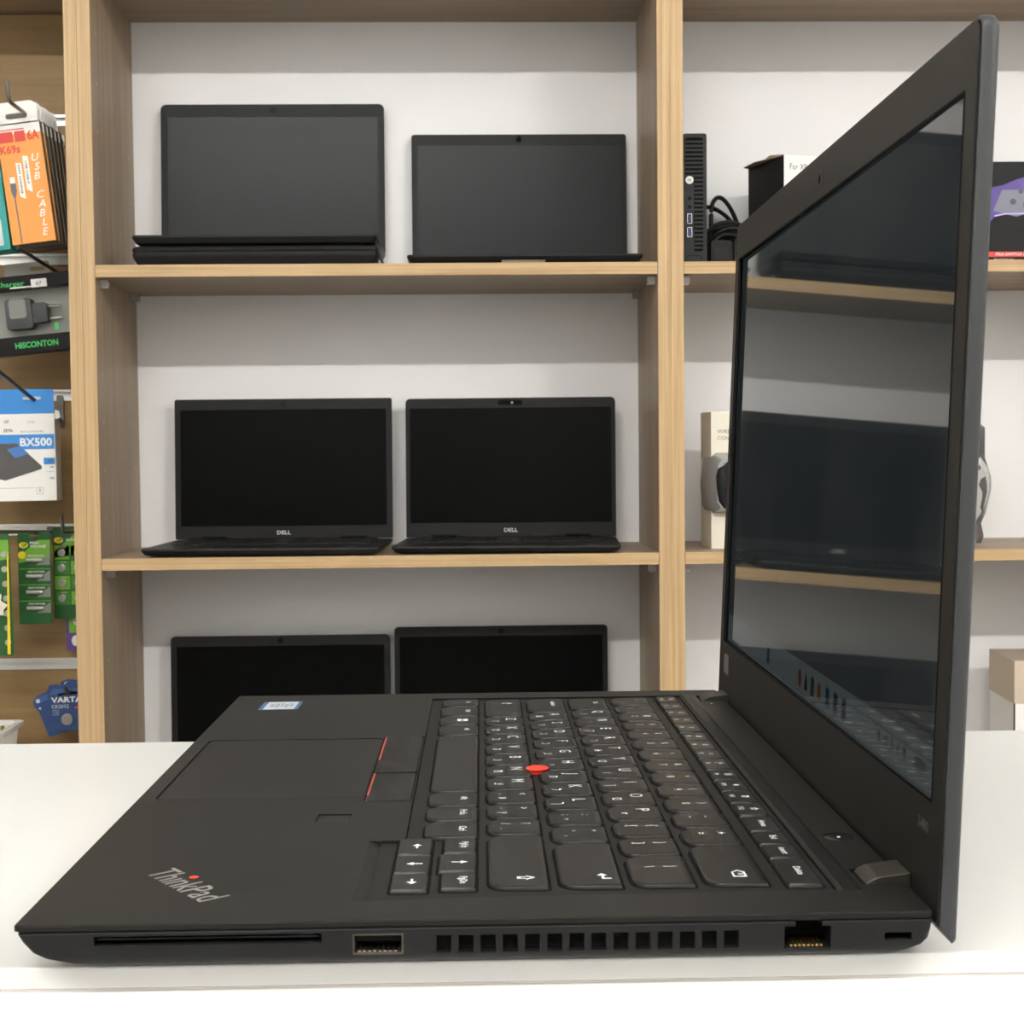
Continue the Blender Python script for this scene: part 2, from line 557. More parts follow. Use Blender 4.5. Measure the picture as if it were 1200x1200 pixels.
# strip behind the keyboard
up(MB().loft([[(203.2, 16.5, 0.0), (203.2, 316, 0.0), (209.4, 316, 0.0), (209.4, 16.5, 0.0)],
              [(204.2, 17.5, 0.6), (204.2, 315, 0.6), (208.2, 315, 0.25), (208.2, 17.5, 0.25)]])).build('keyboard_frame_strip', M_BLK, lap)
pw = up(MB().lathe([(4.2, -0.69), (4.2, -0.15), (3.7, 0.02), (0.4, -0.12)], 215.8, 68.8)).build('power_button', mat('gloss_black', (0.006, 0.006, 0.006), 0.25), lap, smooth=30)
up(MB().prism(circle(215.8, 68.8, 0.5, 10), -0.1, 0.02)).build('power_light', M_LEG, pw)
up(MB().prism(circle(214.5, 292.5, 0.45, 10), 0.0, 0.08)).build('microphone_dot', M_LEG, lap)
# hinges
for y0 in (23.2, 300.2):
    h = MB()
    prof = [(211.5, -1.1), (211.8, -0.2), (213, 0.8), (215, 1.6), (219, 2.1), (223.3, 2.6), (223.3, -1.1)]
    h.prism(prof, y0, y0 + 12.6, XZ)
    up(h).build('hinge', M_HINGE, lap, bevel=0.25, segs=1)

# lid ----------------------------------------------------------------
TH_ = math.radians(87.46)
OL = (224.69, 24.78)
ct_, st_ = math.cos(TH_), math.sin(TH_)


def LID(y, h, n):
    return (OL[0] + ct_ * h - st_ * n, y, OL[1] + st_ * h + ct_ * n + DZ)


def scrmap(mb):
    """the panel sits a hair deeper at its far side"""
    return mb.map(lambda a, b, c: LID(a, b, c - 1.5 * (a - 10) / 309.0))


def lidmap(mb):
    """mesh given as (y, h, n)"""
    return mb.map(lambda a, b, c: LID(a, b, c))


HT, HB = 191.0, -33.2


def lo(ins, n, hb, r=5):
    r = r * 0.7
    return [(a, b, n) for a, b in rrect(ins, 329 - ins, hb + ins * 0, HT - ins, r, 5, radii=(1.5, 1.5, r, r))]


sh = MB().loft([lo(2.2, -4.75, HB + 1.2, 3.5), lo(0.8, -4.45, HB + 0.3, 4.5), lo(0.1, -3.6, HB, 5), lo(0, -2.6, HB + 1.0, 5),
                lo(0, -0.9, -30.0, 5), lo(0.35, -0.25, -29.3, 5), lo(1.0, -0.25, -28.7, 4.5), lo(1.1, -2.4, -28.6, 4.5)])
lidmap(sh).build('lid_shell', M_LIDB, lap, smooth=40)
bz = MB()
o_ = rrect(1.1, 327.9, -28.6, HT - 1.1, 4, 5, radii=(1, 1, 4, 4))
i_ = rrect(9.8, 319.2, 0, 174.1, 0.6, 5)
bz.frame(o_, i_, -0.24, 0.25)
bezel = lidmap(bz).build('bezel', M_BEZ, lap)
gk = MB()
gk.frame(rrect(9.2, 319.8, -0.6, 174.7, 0.6, 2), rrect(10.0, 319.0, 0.2, 173.9, 0.6, 2), 0.25, 0.36)
lidmap(gk).build('gasket', M_DARK, lap)

# glossy screen, dim at this flat angle
ms = bpy.data.materials.new('laptop_screen')
ms.use_nodes = True
nt = ms.node_tree
p = nt.nodes['Principled BSDF']
p.inputs['Base Color'].default_value = (0.008, 0.009, 0.010, 1)
p.inputs['Roughness'].default_value = 0.03
p.inputs['IOR'].default_value = 1.58
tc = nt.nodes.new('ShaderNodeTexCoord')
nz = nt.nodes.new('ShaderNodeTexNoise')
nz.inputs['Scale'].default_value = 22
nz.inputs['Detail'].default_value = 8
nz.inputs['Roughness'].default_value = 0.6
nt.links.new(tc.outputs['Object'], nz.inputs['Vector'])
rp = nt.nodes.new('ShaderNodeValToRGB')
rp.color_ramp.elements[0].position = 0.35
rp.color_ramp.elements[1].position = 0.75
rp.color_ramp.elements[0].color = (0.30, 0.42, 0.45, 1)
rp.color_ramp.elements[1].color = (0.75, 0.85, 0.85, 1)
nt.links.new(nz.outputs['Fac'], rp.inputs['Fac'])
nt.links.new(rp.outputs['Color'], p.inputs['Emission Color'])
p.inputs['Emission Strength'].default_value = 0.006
scr = scrmap(MB().box(9.7, 319.3, -0.1, 174.2, -1.0, -0.25 + 0.03)).build('screen', ms, lap)
M_TASK = mat('taskbar_light', (0.008, 0.009, 0.010), 0.03, ior=1.58, emit=(0.62, 0.74, 0.76), estr=0.015)
scrmap(MB().box(9.9, 319.1, 0.05, 12.6, -0.22, -0.20)).build('taskbar', M_TASK, scr)
ICON = [(224, (0.10, 0.25, 0.40)), (166, (0.75, 0.12, 0.06)), (156, (0.05, 0.04, 0.03)), (146, (0.20, 0.16, 0.06)),
        (136, (0.80, 0.28, 0.06)), (124, (0.06, 0.20, 0.42)), (113, (0.05, 0.10, 0.35)), (102, (0.06, 0.10, 0.25)),
        (61, (0.15, 0.2, 0.2)), (54, (0.3, 0.35, 0.35)), (48, (0.25, 0.3, 0.3)), (42, (0.25, 0.3, 0.3)), (36, (0.1, 0.15, 0.15)),
        (22, (0.3, 0.36, 0.38))]
for k, (iy, c) in enumerate(ICON):
    w = 2.6 if k < 8 else (1.2 if k < 13 else 5)
    hh = 3.2 if k < 8 else 1.4
    b = MB()
    if k in (1, 4):
        b.prism(circle(iy, 6.3, 2.6, 12, 3.2), -0.20, -0.185)
    elif k in (2,):
        b.prism([(iy - 2.4, 3.5), (iy + 2.4, 3.5), (iy + 1, 9.0), (iy - 1, 9.0)], -0.20, -0.185)
    else:
        b.prism(rrect(iy - w, iy + w, 6.3 - hh, 6.3 + hh, 0.5, 2), -0.20, -0.185)
    scrmap(b).build('taskbar_icon', mat('icon_%d' % k, (0.008, 0.008, 0.008), 0.03, ior=1.58, emit=c, estr=0.011), scr)
# webcam slider and bezel marks
wc = lidmap(MB().prism(rrect(157, 172, 178.5, 184.5, 1.2, 3), 0.25, 0.33)).build('webcam_shutter', M_BEZ, lap)
lidmap(MB().prism(circle(163, 181.5, 1.6, 14), 0.33, 0.38)).build('webcam_lens', M_DARK, wc)
M_MARK = mat('grey_mark', (0.10, 0.10, 0.095), 0.45)
lidmap(MB().prism(rrect(304, 315.5, -14.2, -5.5, 0.4, 2), 0.25, 0.30)).build('bezel_badge', M_MARK, lap)
lidmap(MB().text('T490', 3.2, lambda a, b: (15.6 - a, -9.0 + b, 0.28), width=8.5)).build('bezel_mark', M_MARK, lap)

# sticker and printed name --------------------------------------------
st = up(MB().prism([(14.4, 291.0), (31.6, 291.5), (31.8, 311.4), (14.7, 311.0)], 0.0, 0.06)).build('sticker', M_BLUE, lap)
up(MB().prism([(16.4, 291.8), (30.0, 292.1), (30.2, 310.6), (16.7, 310.4)], 0.06, 0.09)).build('sticker_face', M_STKW, st)
b = MB()
for k, (x0, x1) in enumerate(((18.5, 20.2), (20.8, 22.6), (23.2, 24.4), (24.9, 26.6), (27.2, 28.6))):
    b.box(x0, x1, 298 - (k % 2), 305 + (k % 3), 0.09, 0.11)
up(b).build('sticker_print', mat('pale_print', (0.30, 0.36, 0.40), 0.5), st)


def logo_fn(a, b, o=(22.0, 42.3), ang=math.radians(-53.0)):
    ca, sa = math.cos(ang), math.sin(ang)
    b2 = b + 0.0
    return (o[0] + ca * a - sa * b2, o[1] + sa * a + ca * b2, 0.05 + DZ)


MB().text('ThınkPad', 9.0, logo_fn, width=32.5, align='L', bold=0.06).build('printed_name', M_LOGO, lap, fix=False)
vs_, _ = glyphs('Thınk', 9.0 / 0.727, 0.06)
MB().prism([logo_fn(11.6 + a, 8.6 + b)[:2] for a, b in circle(0, 0, 1.25, 12)], DZ + 0.02, DZ + 0.09).build('red_dot', M_RED, lap)

# keys ---------------------------------------------------------------
KEYMESH = {}


def key_mesh(w, dpt, kind):
    """w along y, dpt along x (front is -x)"""
    k = (round(w, 2), round(dpt, 2), kind)
    if k in KEYMESH:
        return KEYMESH[k]
    hx, hy = dpt / 2, w / 2
    if kind == 'smile':
        rf = min(5.0, hy * 0.62)

        def ol(i, z):
            q = max(rf - i * 0.6, 0.6)
            pts = rrect(-hx + i, hx - i, -hy + i, hy - i, 1, 4, radii=(q, 0.8, 0.8, q))
            return [(a, b, z) for a, b in pts]
    else:
        def ol(i, z):
            return [(a, b, z) for a, b in rrect(-hx + i, hx - i, -hy + i, hy - i, 0.5, 2)]
    i1 = 0.28
    i2 = 0.75 if kind == 'smile' else 0.45
    mb = MB().loft([ol(0, -0.72), ol(0.1, -0.2), ol(i1, 0.12), ol(i2, 0.38), ol(i2 + 1.6, 0.31)])
    bm_ = mb.build('key', M_KEY, None, smooth=28)
    me = bm_.data
    bpy.data.objects.remove(bm_)
    KEYMESH[k] = me
    return me


def add_key(xa, xb, ya, yb, marks, kind='smile'):
    xc, yc = (xa + xb) / 2, (ya + yb) / 2
    ko = link('key', key_mesh(yb - ya, xb - xa, kind), lap, (xc, yc, DZ))
    o_ = 0.6
    kk = ('open', round(yb - ya, 2), round(xb - xa, 2), kind)
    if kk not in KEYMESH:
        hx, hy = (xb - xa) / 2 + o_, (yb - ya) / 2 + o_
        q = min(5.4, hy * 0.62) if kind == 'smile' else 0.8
        tmp = MB().prism(rrect(-hx, hx, -hy, hy, 1, 4, radii=(q, 1, 1, q)), -0.76, -0.7).build('key_gap_shade', M_DARK)  # flat black plate on the bed, painting the shade gap around the key
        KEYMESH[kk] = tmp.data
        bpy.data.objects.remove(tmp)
    link('key_gap_shade', KEYMESH[kk], ko)
    g = MB()
    for body, cap, dx, dy, al in marks:
        if body.startswith('#') and len(body) > 1:
            sym = body[1:]
            s = cap
            if sym in 'LDRU':
                ang = {'U': 0, 'R': -90, 'D': 180, 'L': 90}[sym]
                ca, sa = math.cos(math.radians(ang)), math.sin(math.radians(ang))
                pts = [(s, 0), (0.1 * s, 0.62 * s), (0.1 * s, 0.14 * s), (-s, 0.14 * s), (-s, -0.14 * s), (0.1 * s, -0.14 * s),
                       (0.1 * s, -0.62 * s)]
                g.prism([(dx + ca * a - sa * b, dy + sa * a + ca * b) for a, b in pts], 0.375, 0.42)
            elif sym == 'shift':
                pts = [(s, 0), (0, s * 0.8), (0, 0.35 * s), (-s, 0.35 * s), (-s, -0.35 * s), (0, -0.35 * s), (0, -s * 0.8)]
                pin = [(dx + a * 0.62, dy + b * 0.62) for a, b in pts]
                g.frame([(dx + a, dy + b) for a, b in pts], pin, 0.375, 0.42)
            elif sym == 'enter':
                g.prism([(dx - 0.1 * s, dy + s), (dx + 0.5 * s, dy + 0.3 * s), (dx + 0.15 * s, dy + 0.3 * s), (dx + 0.15 * s, dy - 0.7 * s),
                         (dx + 0.9 * s, dy - 0.7 * s), (dx + 0.9 * s, dy - s), (dx - 0.15 * s, dy - s), (dx - 0.15 * s, dy + 0.3 * s),
                         (dx - 0.6 * s, dy + 0.3 * s)], 0.375, 0.42)
            elif sym == 'bksp':
                pts = [(0, s), (0.6 * s, 0.4 * s), (0.6 * s, -s), (-0.6 * s, -s), (-0.6 * s, 0.4 * s)]
                g.frame([(dx + a, dy + b) for a, b in pts], [(dx + a * 0.72, dy + b * 0.8) for a, b in pts], 0.375, 0.42)
                g.text('×', s * 0.9, lambda a, b: (dx + b - 0.3 * s, dy - a - 0.2 * s, 0.42))
            elif sym == 'win':
                for a in (-1, 1):
                    for b in (-1, 1):
                        g.box(dx + a * s * 0.55 - s * 0.45, dx + a * s * 0.55 + s * 0.45, dy + b * s * 0.55 - s * 0.45,
                              dy + b * s * 0.55 + s * 0.45, 0.375, 0.42)
        else:
            g.text(body, cap, lambda a, b: (dx + b - cap / 2, dy - a, 0.41), align=al, bold=0.05)
    if g.v:
        g.build('legend', M_LEG, ko, fix=False)
    return ko


ROWX = {'bot': (95.4, 111.2), 'z': (114.2, 129.9), 'a': (132.8, 149.0), 'q': (151.6, 168.0), 'n': (170.6, 187.0), 'f': (191.4, 200.6)}
U0, PT, GAP = 24.2, 19.05, 1.9


def letter(c, h=None):
    mk = [(c, 4.5, 3.0, 2.8, 'C')]
    if h:
        mk.append((h, 3.6, -3.4, -1.6, 'C'))
    return mk


def dual(top, bot, h=None):
    mk = [(top, 2.9, 3.8, 2.6, 'C'), (bot, 2.9, -2.2, 2.6, 'C')]
    if h:
        mk.append((h, 2.8, -2.6, -3.0, 'C'))
    return mk


def row(name, widths_marks, start=0.0):
    u = start
    xa, xb = ROWX[name]
    for w, mk in widths_marks:
        ya = U0 + u * PT
        add_key(xa, xb, ya, ya + w * PT - GAP, mk)
        u += w


word = lambda t, cap=2.3, dx=3.6, dy=0.0, al='C': [(t, cap, dx, dy, al)]
row('n', [(2, [('#bksp', 3.0, 1.5, -9.5, 'C')])] + [(1, dual(a, b)) for a, b in (('+', '='), ('_', '-'))] +
    [(1, [(a, 2.6, 3.9, 0.8, 'C'), (b, 2.9, -1.4, 0.8, 'C')]) for a, b in zip(')(*&^%$#@!', '0987654321')] +
    [(1, dual('~', '`', ';'))])
row('q', [(1.5, dual('|', '\\')), (1, dual('}', ']')), (1, dual('{', '['))] +
    [(1, letter(a, h)) for a, h in zip('POIUYTREWQ', "פםןוטארק'/")] + [(1.5, word('Tab', 2.2, 3.6, 2))])
row('a', [(2.25, [('#enter', 2.4, 3.4, -12.5, 'C')]), (1, dual('"', "'", ',')), (1, dual(':', ';', 'ף'))] +
    [(1, letter(a, h)) for a, h in zip('LKJHGFDSA', 'ךלחיעכגדש')] + [(1.75, word('CapsLock', 2.0, 3.6, 3))])
row('z', [(2.75, [('#shift', 2.4, 2.0, -17.5, 'C')]), (1, dual('?', '/', '.')), (1, dual('>', '.', 'ץ')), (1, dual('<', ',', 'ת'))] +
    [(1, letter(a, h)) for a, h in zip('MNBVCXZ', 'צמנהבסז')] + [(2.25, [('#shift', 2.4, 2.0, 10, 'C')])])
xa, xb = ROWX['bot']
for ya, yb, mk in ((74.2, 92.0, word('Ctrl')), (93.7, 110.5, [('PrtSc', 2.3, 3.6, 0.6, 'C')]), (112.2, 130.2, word('Alt')),
                   (132.0, 226.6, [('··', 2.0, -2, 90 - 46, 'C')]), (228.4, 248.2, word('Alt')), (250.0, 267.6, [('#win', 2.2, 1.4, 0, 'C')]),
                   (269.4, 291.4, word('Ctrl')), (293.2, 310.0, word('Fn'))):
    add_key(xa, xb, ya, yb, mk)
add_key(101.6, 111.0, 57.4, 72.6, word('PgUp', 2.1, 1.4), 'flat')
add_key(100.6, 111.0, 39.4, 55.8, [('#U', 2.2, 0.6, 0, 'C')], 'flat')
add_key(101.6, 111.0, 23.8, 37.8, word('PgDn', 2.1, 1.4), 'flat')
for ya, yb, s_ in ((56.0, 72.6, '#L'), (38.4, 54.6, '#D'), (22.8, 37.2, '#R')):
    add_key(88.6, 98.4, ya, yb, [(s_, 2.2, 0.6, 0, 'C')], 'flat')
FN = [('Esc', 294.4, 310), ('F1', 277.8, 293.6), ('F2', 261.2, 277.0), ('F3', 244.6, 260.4), ('F4', 227.4, 243.8),
      ('F5', 209.6, 225.0), ('F6', 193.2, 208.8), ('F7', 176.8, 192.4), ('F8', 159.8, 176.0), ('F9', 142.6, 157.6),
      ('F10', 126.4, 141.8), ('F11', 110.2, 125.6), ('F12', 94.0, 109.4), ('Home', 75.6, 91.8), ('End', 61.4, 74.8),
      ('Insert', 47.2, 60.6), ('Delete', 22.6, 46.4)]
SYM = {'F1': '◁', 'F2': '◁', 'F3': '◁', 'F4': '∅', 'F5': '☼', 'F6': '☼', 'F7': '▭', 'F8': '⅄', 'F9': '▤', 'F10': '✱', 'F11': '▦', 'F12': '☆'}
for nme, ya, yb in FN:
    mk = [(nme, 2.0, 0.8, 0.0, 'C')] if nme not in SYM else [(nme, 1.7, -2.4, 0.8, 'C'), (SYM[nme], 2.3, 1.6, -0.2, 'C')]
    if nme == 'Esc':
        mk = [('Esc', 1.9, 2.0, 0, 'C'), ('FnLk', 1.6, -2.2, 0, 'C')]
    add_key(191.4, 200.6, ya, yb, mk, 'flat')
MB().lathe([(3.3, -0.7), (3.5, 0.35), (3.9, 0.5), (4.1, 0.8), (3.9, 1.15), (2.6, 1.35), (0.5, 1.3)], 0, 0, 28).build(
    'pointing_stick', M_RED, lap, (132.2, 162.0, DZ), smooth=50)


# ------------------------------------------------------------------ laptops on the shelves
def shelf_laptop(label, s, d, z, yaw, W, dep, bh, lid_h, tilt, scr_m, r=5, logo=None, keys=False, screen=M_SHS, cam_style=0,
                 lid_t=6.0, group='display laptops on the shelves', front_tag=False, shell=M_SHL):
    """local: x across (0..W), y from the front edge (0) back, z up; scr_m = side, top, bottom margins"""
    t = thing('display_laptop', label, 'laptop', SH(s, d, z), (0, 0, yaw), group)
    lp = [[(a, b, zz) for a, b in rrect(i, W - i, j, dep - 1, 6, 4)] for i, j, zz in
          ((12, 12, 0.8), (4, 4, bh * 0.3), (0.5, 0.5, bh * 0.72), (0, 0, bh * 0.8), (0.6, 0.6, bh))]
    MB().loft(lp).build('base', shell, t, smooth=35)
    b = MB()
    for fx in (30, W - 30):
        for fy in (25, dep - 25):
            b.prism(circle(fx, fy, 6, 10), 0, 0.9)
    b.build('feet', M_BED, t)
    if keys:
        kb = MB()
        for ri in range(6):
            for ci in range(14):
                x0 = 20 + ci * (W - 40) / 14
                y0 = dep * 0.42 + ri * (dep * 0.5) / 6
                kb.box(x0 + 1, x0 + (W - 40) / 14 - 1, y0 + 1, y0 + dep * 0.5 / 6 - 1, bh, bh + 1.6)
        kb.build('keyboard', M_KEY, t)
        MB().prism(rrect(W / 2 - 52, W / 2 + 52, 12, dep * 0.38, 2, 2), bh, bh + 0.15).build('touchpad', M_PAD, t)
        MB().box(W - 46, W - 30, 16, 24, bh, bh + 0.2).build('sticker', M_MARK, t)
    hy = dep - lid_t - 2
    ca, sa = math.cos(tilt), math.sin(tilt)

    def lm(mb):     # (x, h, n) with n towards the viewer
        return mb.map(lambda a, h, n: (a, hy + sa * h - ca * n, bh + 1.0 + ca * h + sa * n))
    mrg, top, bot = scr_m
    lm(MB().loft([[(a, h, n) for a, h in rrect(i, W - i, i, lid_h - i, r, 4, radii=(2, 2, r, r))] for i, n in
                  ((1.6, -lid_t), (0.2, -lid_t + 1.6), (0, -0.8), (0.4, 0))])).build('lid', shell, t, smooth=40)
    lm(MB().frame(rrect(1, W - 1, 1, lid_h - 1, r - 1, 4), rrect(mrg, W - mrg, bot, lid_h - top, 0.6, 4), 0, 0.9)).build('bezel', M_SHB, t)
    lm(MB().box(mrg - 0.3, W - mrg + 0.3, bot - 0.3, lid_h - top + 0.3, 0.02, 0.3)).build('screen', screen, t)
    if cam_style == 0:
        w_ = lm(MB().frame(rrect(W / 2 - 3.2, W / 2 + 3.2, lid_h - top * 0.5 - 3.2, lid_h - top * 0.5 + 3.2, 1, 2),
                           rrect(W / 2 - 1.8, W / 2 + 1.8, lid_h - top * 0.5 - 1.8, lid_h - top * 0.5 + 1.8, 0.8, 2), 0.9, 1.1)).build('webcam', M_DARK, t)
    elif cam_style == 1:
        lm(MB().prism(circle(W / 2, lid_h - top * 0.5, 4.2, 16), 0.9, 1.3)).build('webcam', M_DARK, t)
    else:
        w_ = lm(MB().prism(rrect(W / 2 - 18, W / 2 + 18, lid_h - top * 0.5 - 3.4, lid_h - top * 0.5 + 3.4, 3, 4), 0.9, 1.1)).build('webcam', M_DARK, t)
        lm(MB().prism(circle(W / 2 + 3, lid_h - top * 0.5, 1.8, 10), 1.1, 1.25)).build('webcam_lens', M_LOGO, w_)
    if logo:
        lm(MB().text(logo, 5.6, lambda a, b: (W / 2 + a, bot * 0.5 - 2.8 + b, 1.0), width=20, bold=0.12)).build('maker_name', mat('silver_name', (0.6, 0.6, 0.58), 0.4), t, fix=False)
    if front_tag:
        MB().box(W * 0.40, W * 0.585, -0.3, 6, 1.0, 5.2).build('front_label', mat('tan_label', (0.16, 0.125, 0.08), 0.6), t)
    hg = MB()
    for x0 in (W * 0.12, W * 0.76):
        hg.box(x0, x0 + W * 0.12, hy - 1, hy + 6, bh - 3, bh + 5)
    hg.build('hinge', M_DARK, t)
    return t


R = math.radians
# the stack: one closed, one open on top
t = thing('closed_laptop', 'closed black laptop lying at the bottom of the stack on the top shelf', 'laptop', SH(44.5, 14, Z1), (0, 0, 0))
Wc, dc = 324, 214
MB().loft([[(a, b, zz) for a, b in rrect(i, Wc - i, i, dc - i * .3, 7, 4)] for i, zz in ((12, 0.8), (5, 3), (0.8, 11), (0, 14), (0.3, 18.2))]).build('base', M_SHL, t, smooth=35)
MB().loft([[(a, b, zz) for a, b in rrect(i, Wc - i, i, dc - i * .3, 7, 4)] for i, zz in ((0.6, 19.0), (0, 20), (0, 23), (2.2, 25.8))]).build('lid', M_SHL, t, smooth=35)
MB().box(3, Wc - 3, 3, dc - 3, 18.0, 19.2).build('lid_gap', M_DARK, t)
b = MB()
for fx in (30, Wc - 30):
    for fy in (25, dc - 25):
        b.prism(circle(fx, fy, 6, 10), 0, 0.9)
b.build('feet', M_BED, t)
for k in range(3):
    MB().box(Wc - 0.6, Wc + 0.1, 40 + k * 34, 62 + k * 34, 6.5, 12).build('port', M_STEEL, t)
shelf_laptop('open laptop with rounded lid corners on top of the closed laptop stack', 44.5, 14, Z1 + 26.1, 0, 324, 200, 14.5, 217.5,
             R(3.0), (9.8, 18.5, 18), r=8, screen=M_SHS2, cam_style=0, lid_t=7)
shelf_laptop('thin open laptop right half of the top shelf, tan label on its front edge', 407.5, 15, Z1, 0, 315, 203, 13.0, 201.5,
             R(3.0), (8.5, 16, 18), r=4, screen=M_SHS2, cam_style=1, lid_t=5, front_tag=True)
shelf_laptop('open laptop on the middle shelf left half with square lid corners', 49.5, 6, Z2, R(-2.2), 318, 205, 11.5, 204.5,
             R(2.5), (8.5, 15.5, 19), r=3, logo='DELL', keys=True, cam_style=0, lid_t=6)
shelf_laptop('open laptop on the middle shelf right half with a wide camera shutter slot', 382.0, 10, Z2, R(-3.6), 307, 198, 11.0, 203.5,
             R(2.5), (6.0, 14.5, 21), r=7, logo='DELL', keys=True, cam_style=2, lid_t=6)
shelf_laptop('open laptop on the lower shelf left half, lid partly hidden by the big laptop', 46, 10, Z3, R(0), 322, 198, 12, 204,
             R(2.0), (9.0, 15, 20), r=7, keys=False, cam_style=1, lid_t=6)
shelf_laptop('open laptop on the lower shelf right half, its lid slightly taller than its neighbour', 374, 10, Z3, R(0), 315, 198, 12, 214,
             R(2.0), (7.5, 14.5, 20), r=6, keys=False, cam_style=1, lid_t=6)

# ------------------------------------------------------------------ right bay, top shelf
M_PC = mat('black_pc_plastic', (0.030, 0.031, 0.032), 0.5, spec=0.12)
t = thing('mini_computer', 'slim black upright mini computer beside the middle upright', 'computer', SH(778.5, 30, Z1))
MB().prism(rrect(0, 32, 0, 174.5, 3, 3), 1.5, 176, XZ).build('body', M_PC, t, smooth=40)
MB().frame(rrect(0.2, 31.8, 0.2, 174.3, 3, 3), rrect(2.8, 27.6, 17, 169.5, 5, 3), 0, 1.6, XZ).build('front_frame', M_PC, t, smooth=40)
MB().box(2.9, 14.8, 0.8, 1.19, 17.2, 118).build('port_panel', M_PC, t)
for k in range(26):
    z = 21 + k * 5.65
    x0 = 15.6 if z < 117 else 3.2
    MB().box(x0, 27.4, 0.3, 1.2, z, z + 2.7).build('grille_bar', M_PC, t)
MB().box(3, 27.4, 1.2, 1.48, 17.5, 168.5).build('grille_void', M_DARK, t)
lg = MB().prism(circle(8.7, 112.5, 5.2, 20), -0.2, 1.0, XZ).build('round_logo', M_PAPER, t)
MB().text('hp', 4.2, lambda a, b: (8.7 + a, -0.35, 111.2 + b), width=5.2).build('logo_letters', M_PC, lg, fix=False)
for z in (88, 76.5):
    j = MB().prism(circle(8.7, z, 2.9, 16), 0.6, 1.1, XZ).build('audio_jack', M_BED, t)
    MB().prism(circle(8.7, z, 1.6, 12), 0.5, 0.7, XZ).build('jack_hole', M_DARK, j)
for z in (61, 43):
    u = MB().box(5.6, 11.8, 0.5, 1.1, z - 6.5, z + 6.5).build('usb_socket', M_STEEL, t)
    MB().box(6.2, 11.2, 0.4, 0.6, z - 6.0, z + 6.0).build('socket_hole', M_DARK, u)
    MB().box(8.2, 9.8, 0.3, 0.5, z - 5.0, z + 5.0).build('blue_tongue', mat('usb_blue', (0.06, 0.13, 0.32), 0.5), u)
MB().frame(rrect(4.2, 24.5, 3.5, 12, 2, 3), rrect(4.8, 23.9, 4.1, 11.4, 1.6, 3), -0.15, 0.2, XZ).build('pull_tab', M_DARK, t)

M_CBL = mat('black_cable', (0.010, 0.010, 0.010), 0.4, spec=0.15)


def smooth_path(pts, n=8):
    out = []
    P = [Vector(p) for p in pts]
    for i in range(len(P) - 1):
        p0, p1, p2, p3 = P[max(i - 1, 0)], P[i], P[i + 1], P[min(i + 2, len(P) - 1)]
        for k in range(n):
            q = k / n
            out.append(0.5 * ((2 * p1) + (p2 - p0) * q + (2 * p0 - 5 * p1 + 4 * p2 - p3) * q * q + (3 * p1 - p0 - 3 * p2 + p3) * q ** 3))
    out.append(P[-1])
    return [tuple(p) for p in out]


t = thing('cable_bundle', 'tangled bundle of thick black cables next to the mini computer', 'cables', SH(846, 110, Z1))
MB().tube(smooth_path([(-44, 104, 106), (-20, 106, 108), (4, 84, 100), (22, 50, 74), (30, 20, 34), (16, -10, 6)]), 3.2).build('cable', M_CBL, t, smooth=60)
MB().tube(smooth_path([(-44, 102, 92), (-22, 104, 84), (-2, 80, 60), (8, 40, 34), (28, 10, 8)]), 3.2).build('cable', M_CBL, t, smooth=60)
MB().tube(smooth_path([(-2, 60, 30), (-6, 64, 72), (-4, 66, 104), (6, 66, 114), (18, 60, 102), (28, 46, 74), (32, 30, 40)]), 3.2).build('cable', M_CBL, t, smooth=60)
for k in range(9):
    rr_ = 22 + (k % 3) * 4.5
    cxk, dk = 3 + (k * 5) % 9, -28 + k * 6.5
    MB().tube(smooth_path([(cxk + rr_ * 1.1 * math.cos(a), dk + 4 * math.sin(2 * a + k), 3.4 + rr_ + rr_ * math.sin(a)) for a in
                           [2 * math.pi * i / 10 for i in range(11)]], 3), 3.3, 7).build('cable_loop', M_CBL, t, smooth=60)
for i, (s, lab) in enumerate(((835, 'black power adapter half buried under the cables'), (868, 'black power adapter lying to the right of the cable tangle'))):
    t = thing('power_adapter', lab, 'adapter', SH(s, 58 + i * 4, Z1))
    MB().prism(rrect(-14.5, 14.5, 0, 36 + i * 3, 4, 3), 0, 22, XZ).build('body', M_CBL, t, smooth=40)
    MB().box(-9, 9, -0.3, 0.1, 10, 26).build('rating_label', mat('dim_label', (0.016, 0.016, 0.016), 0.4, spec=0.15), t)
    MB().tube(smooth_path([(0, 22, 18), (0, 30, 18), (4, 36, 10)]), 2.6).build('cord', M_CBL, t, smooth=60)

# boxed controller, turned
t = thing('controller_box', 'open white and black carton reading For XBO behind the laptop lid', 'box', SH(920.5, 58, Z1), (0, 0, R(17)))
M_BOXK = mat('black_print_card', (0.016, 0.016, 0.017), 0.45, spec=0.12)
MB().box(0.3, 149.7, 0.3, 103, 0, 151).build('carton', M_BOXK, t)
fp = MB().box(0.2, 149.8, -0.2, 0.35, 0.2, 151.6).build('front_panel', M_PAPER, t)
MB().text('For XBOX', 8.5, lambda a, b: (9 + a, -0.35, 132 + b), align='L', width=42, bold=0.06).build('lettering', mat('grey_ink', (0.12, 0.12, 0.12), 0.6), fp, fix=False)
sp_ = MB().prism([(a, b) for a, b in circle(58, 62, 22, 20, 16)], -0.05, 0.3, YZ).build('side_picture', mat('dim_print', (0.035, 0.035, 0.04), 0.4), t)
MB().prism([(2, 152), (40, 158), (60, 154), (103, 157), (103, 151), (2, 151)], 0.2, 0.9, YZ).build('torn_flap', M_BROWN, t)
MB().prism([(0, 8), (-14, 60), (-9, 100), (0, 104)], 151, 151.8).build('open_flap', M_BROWN, t)

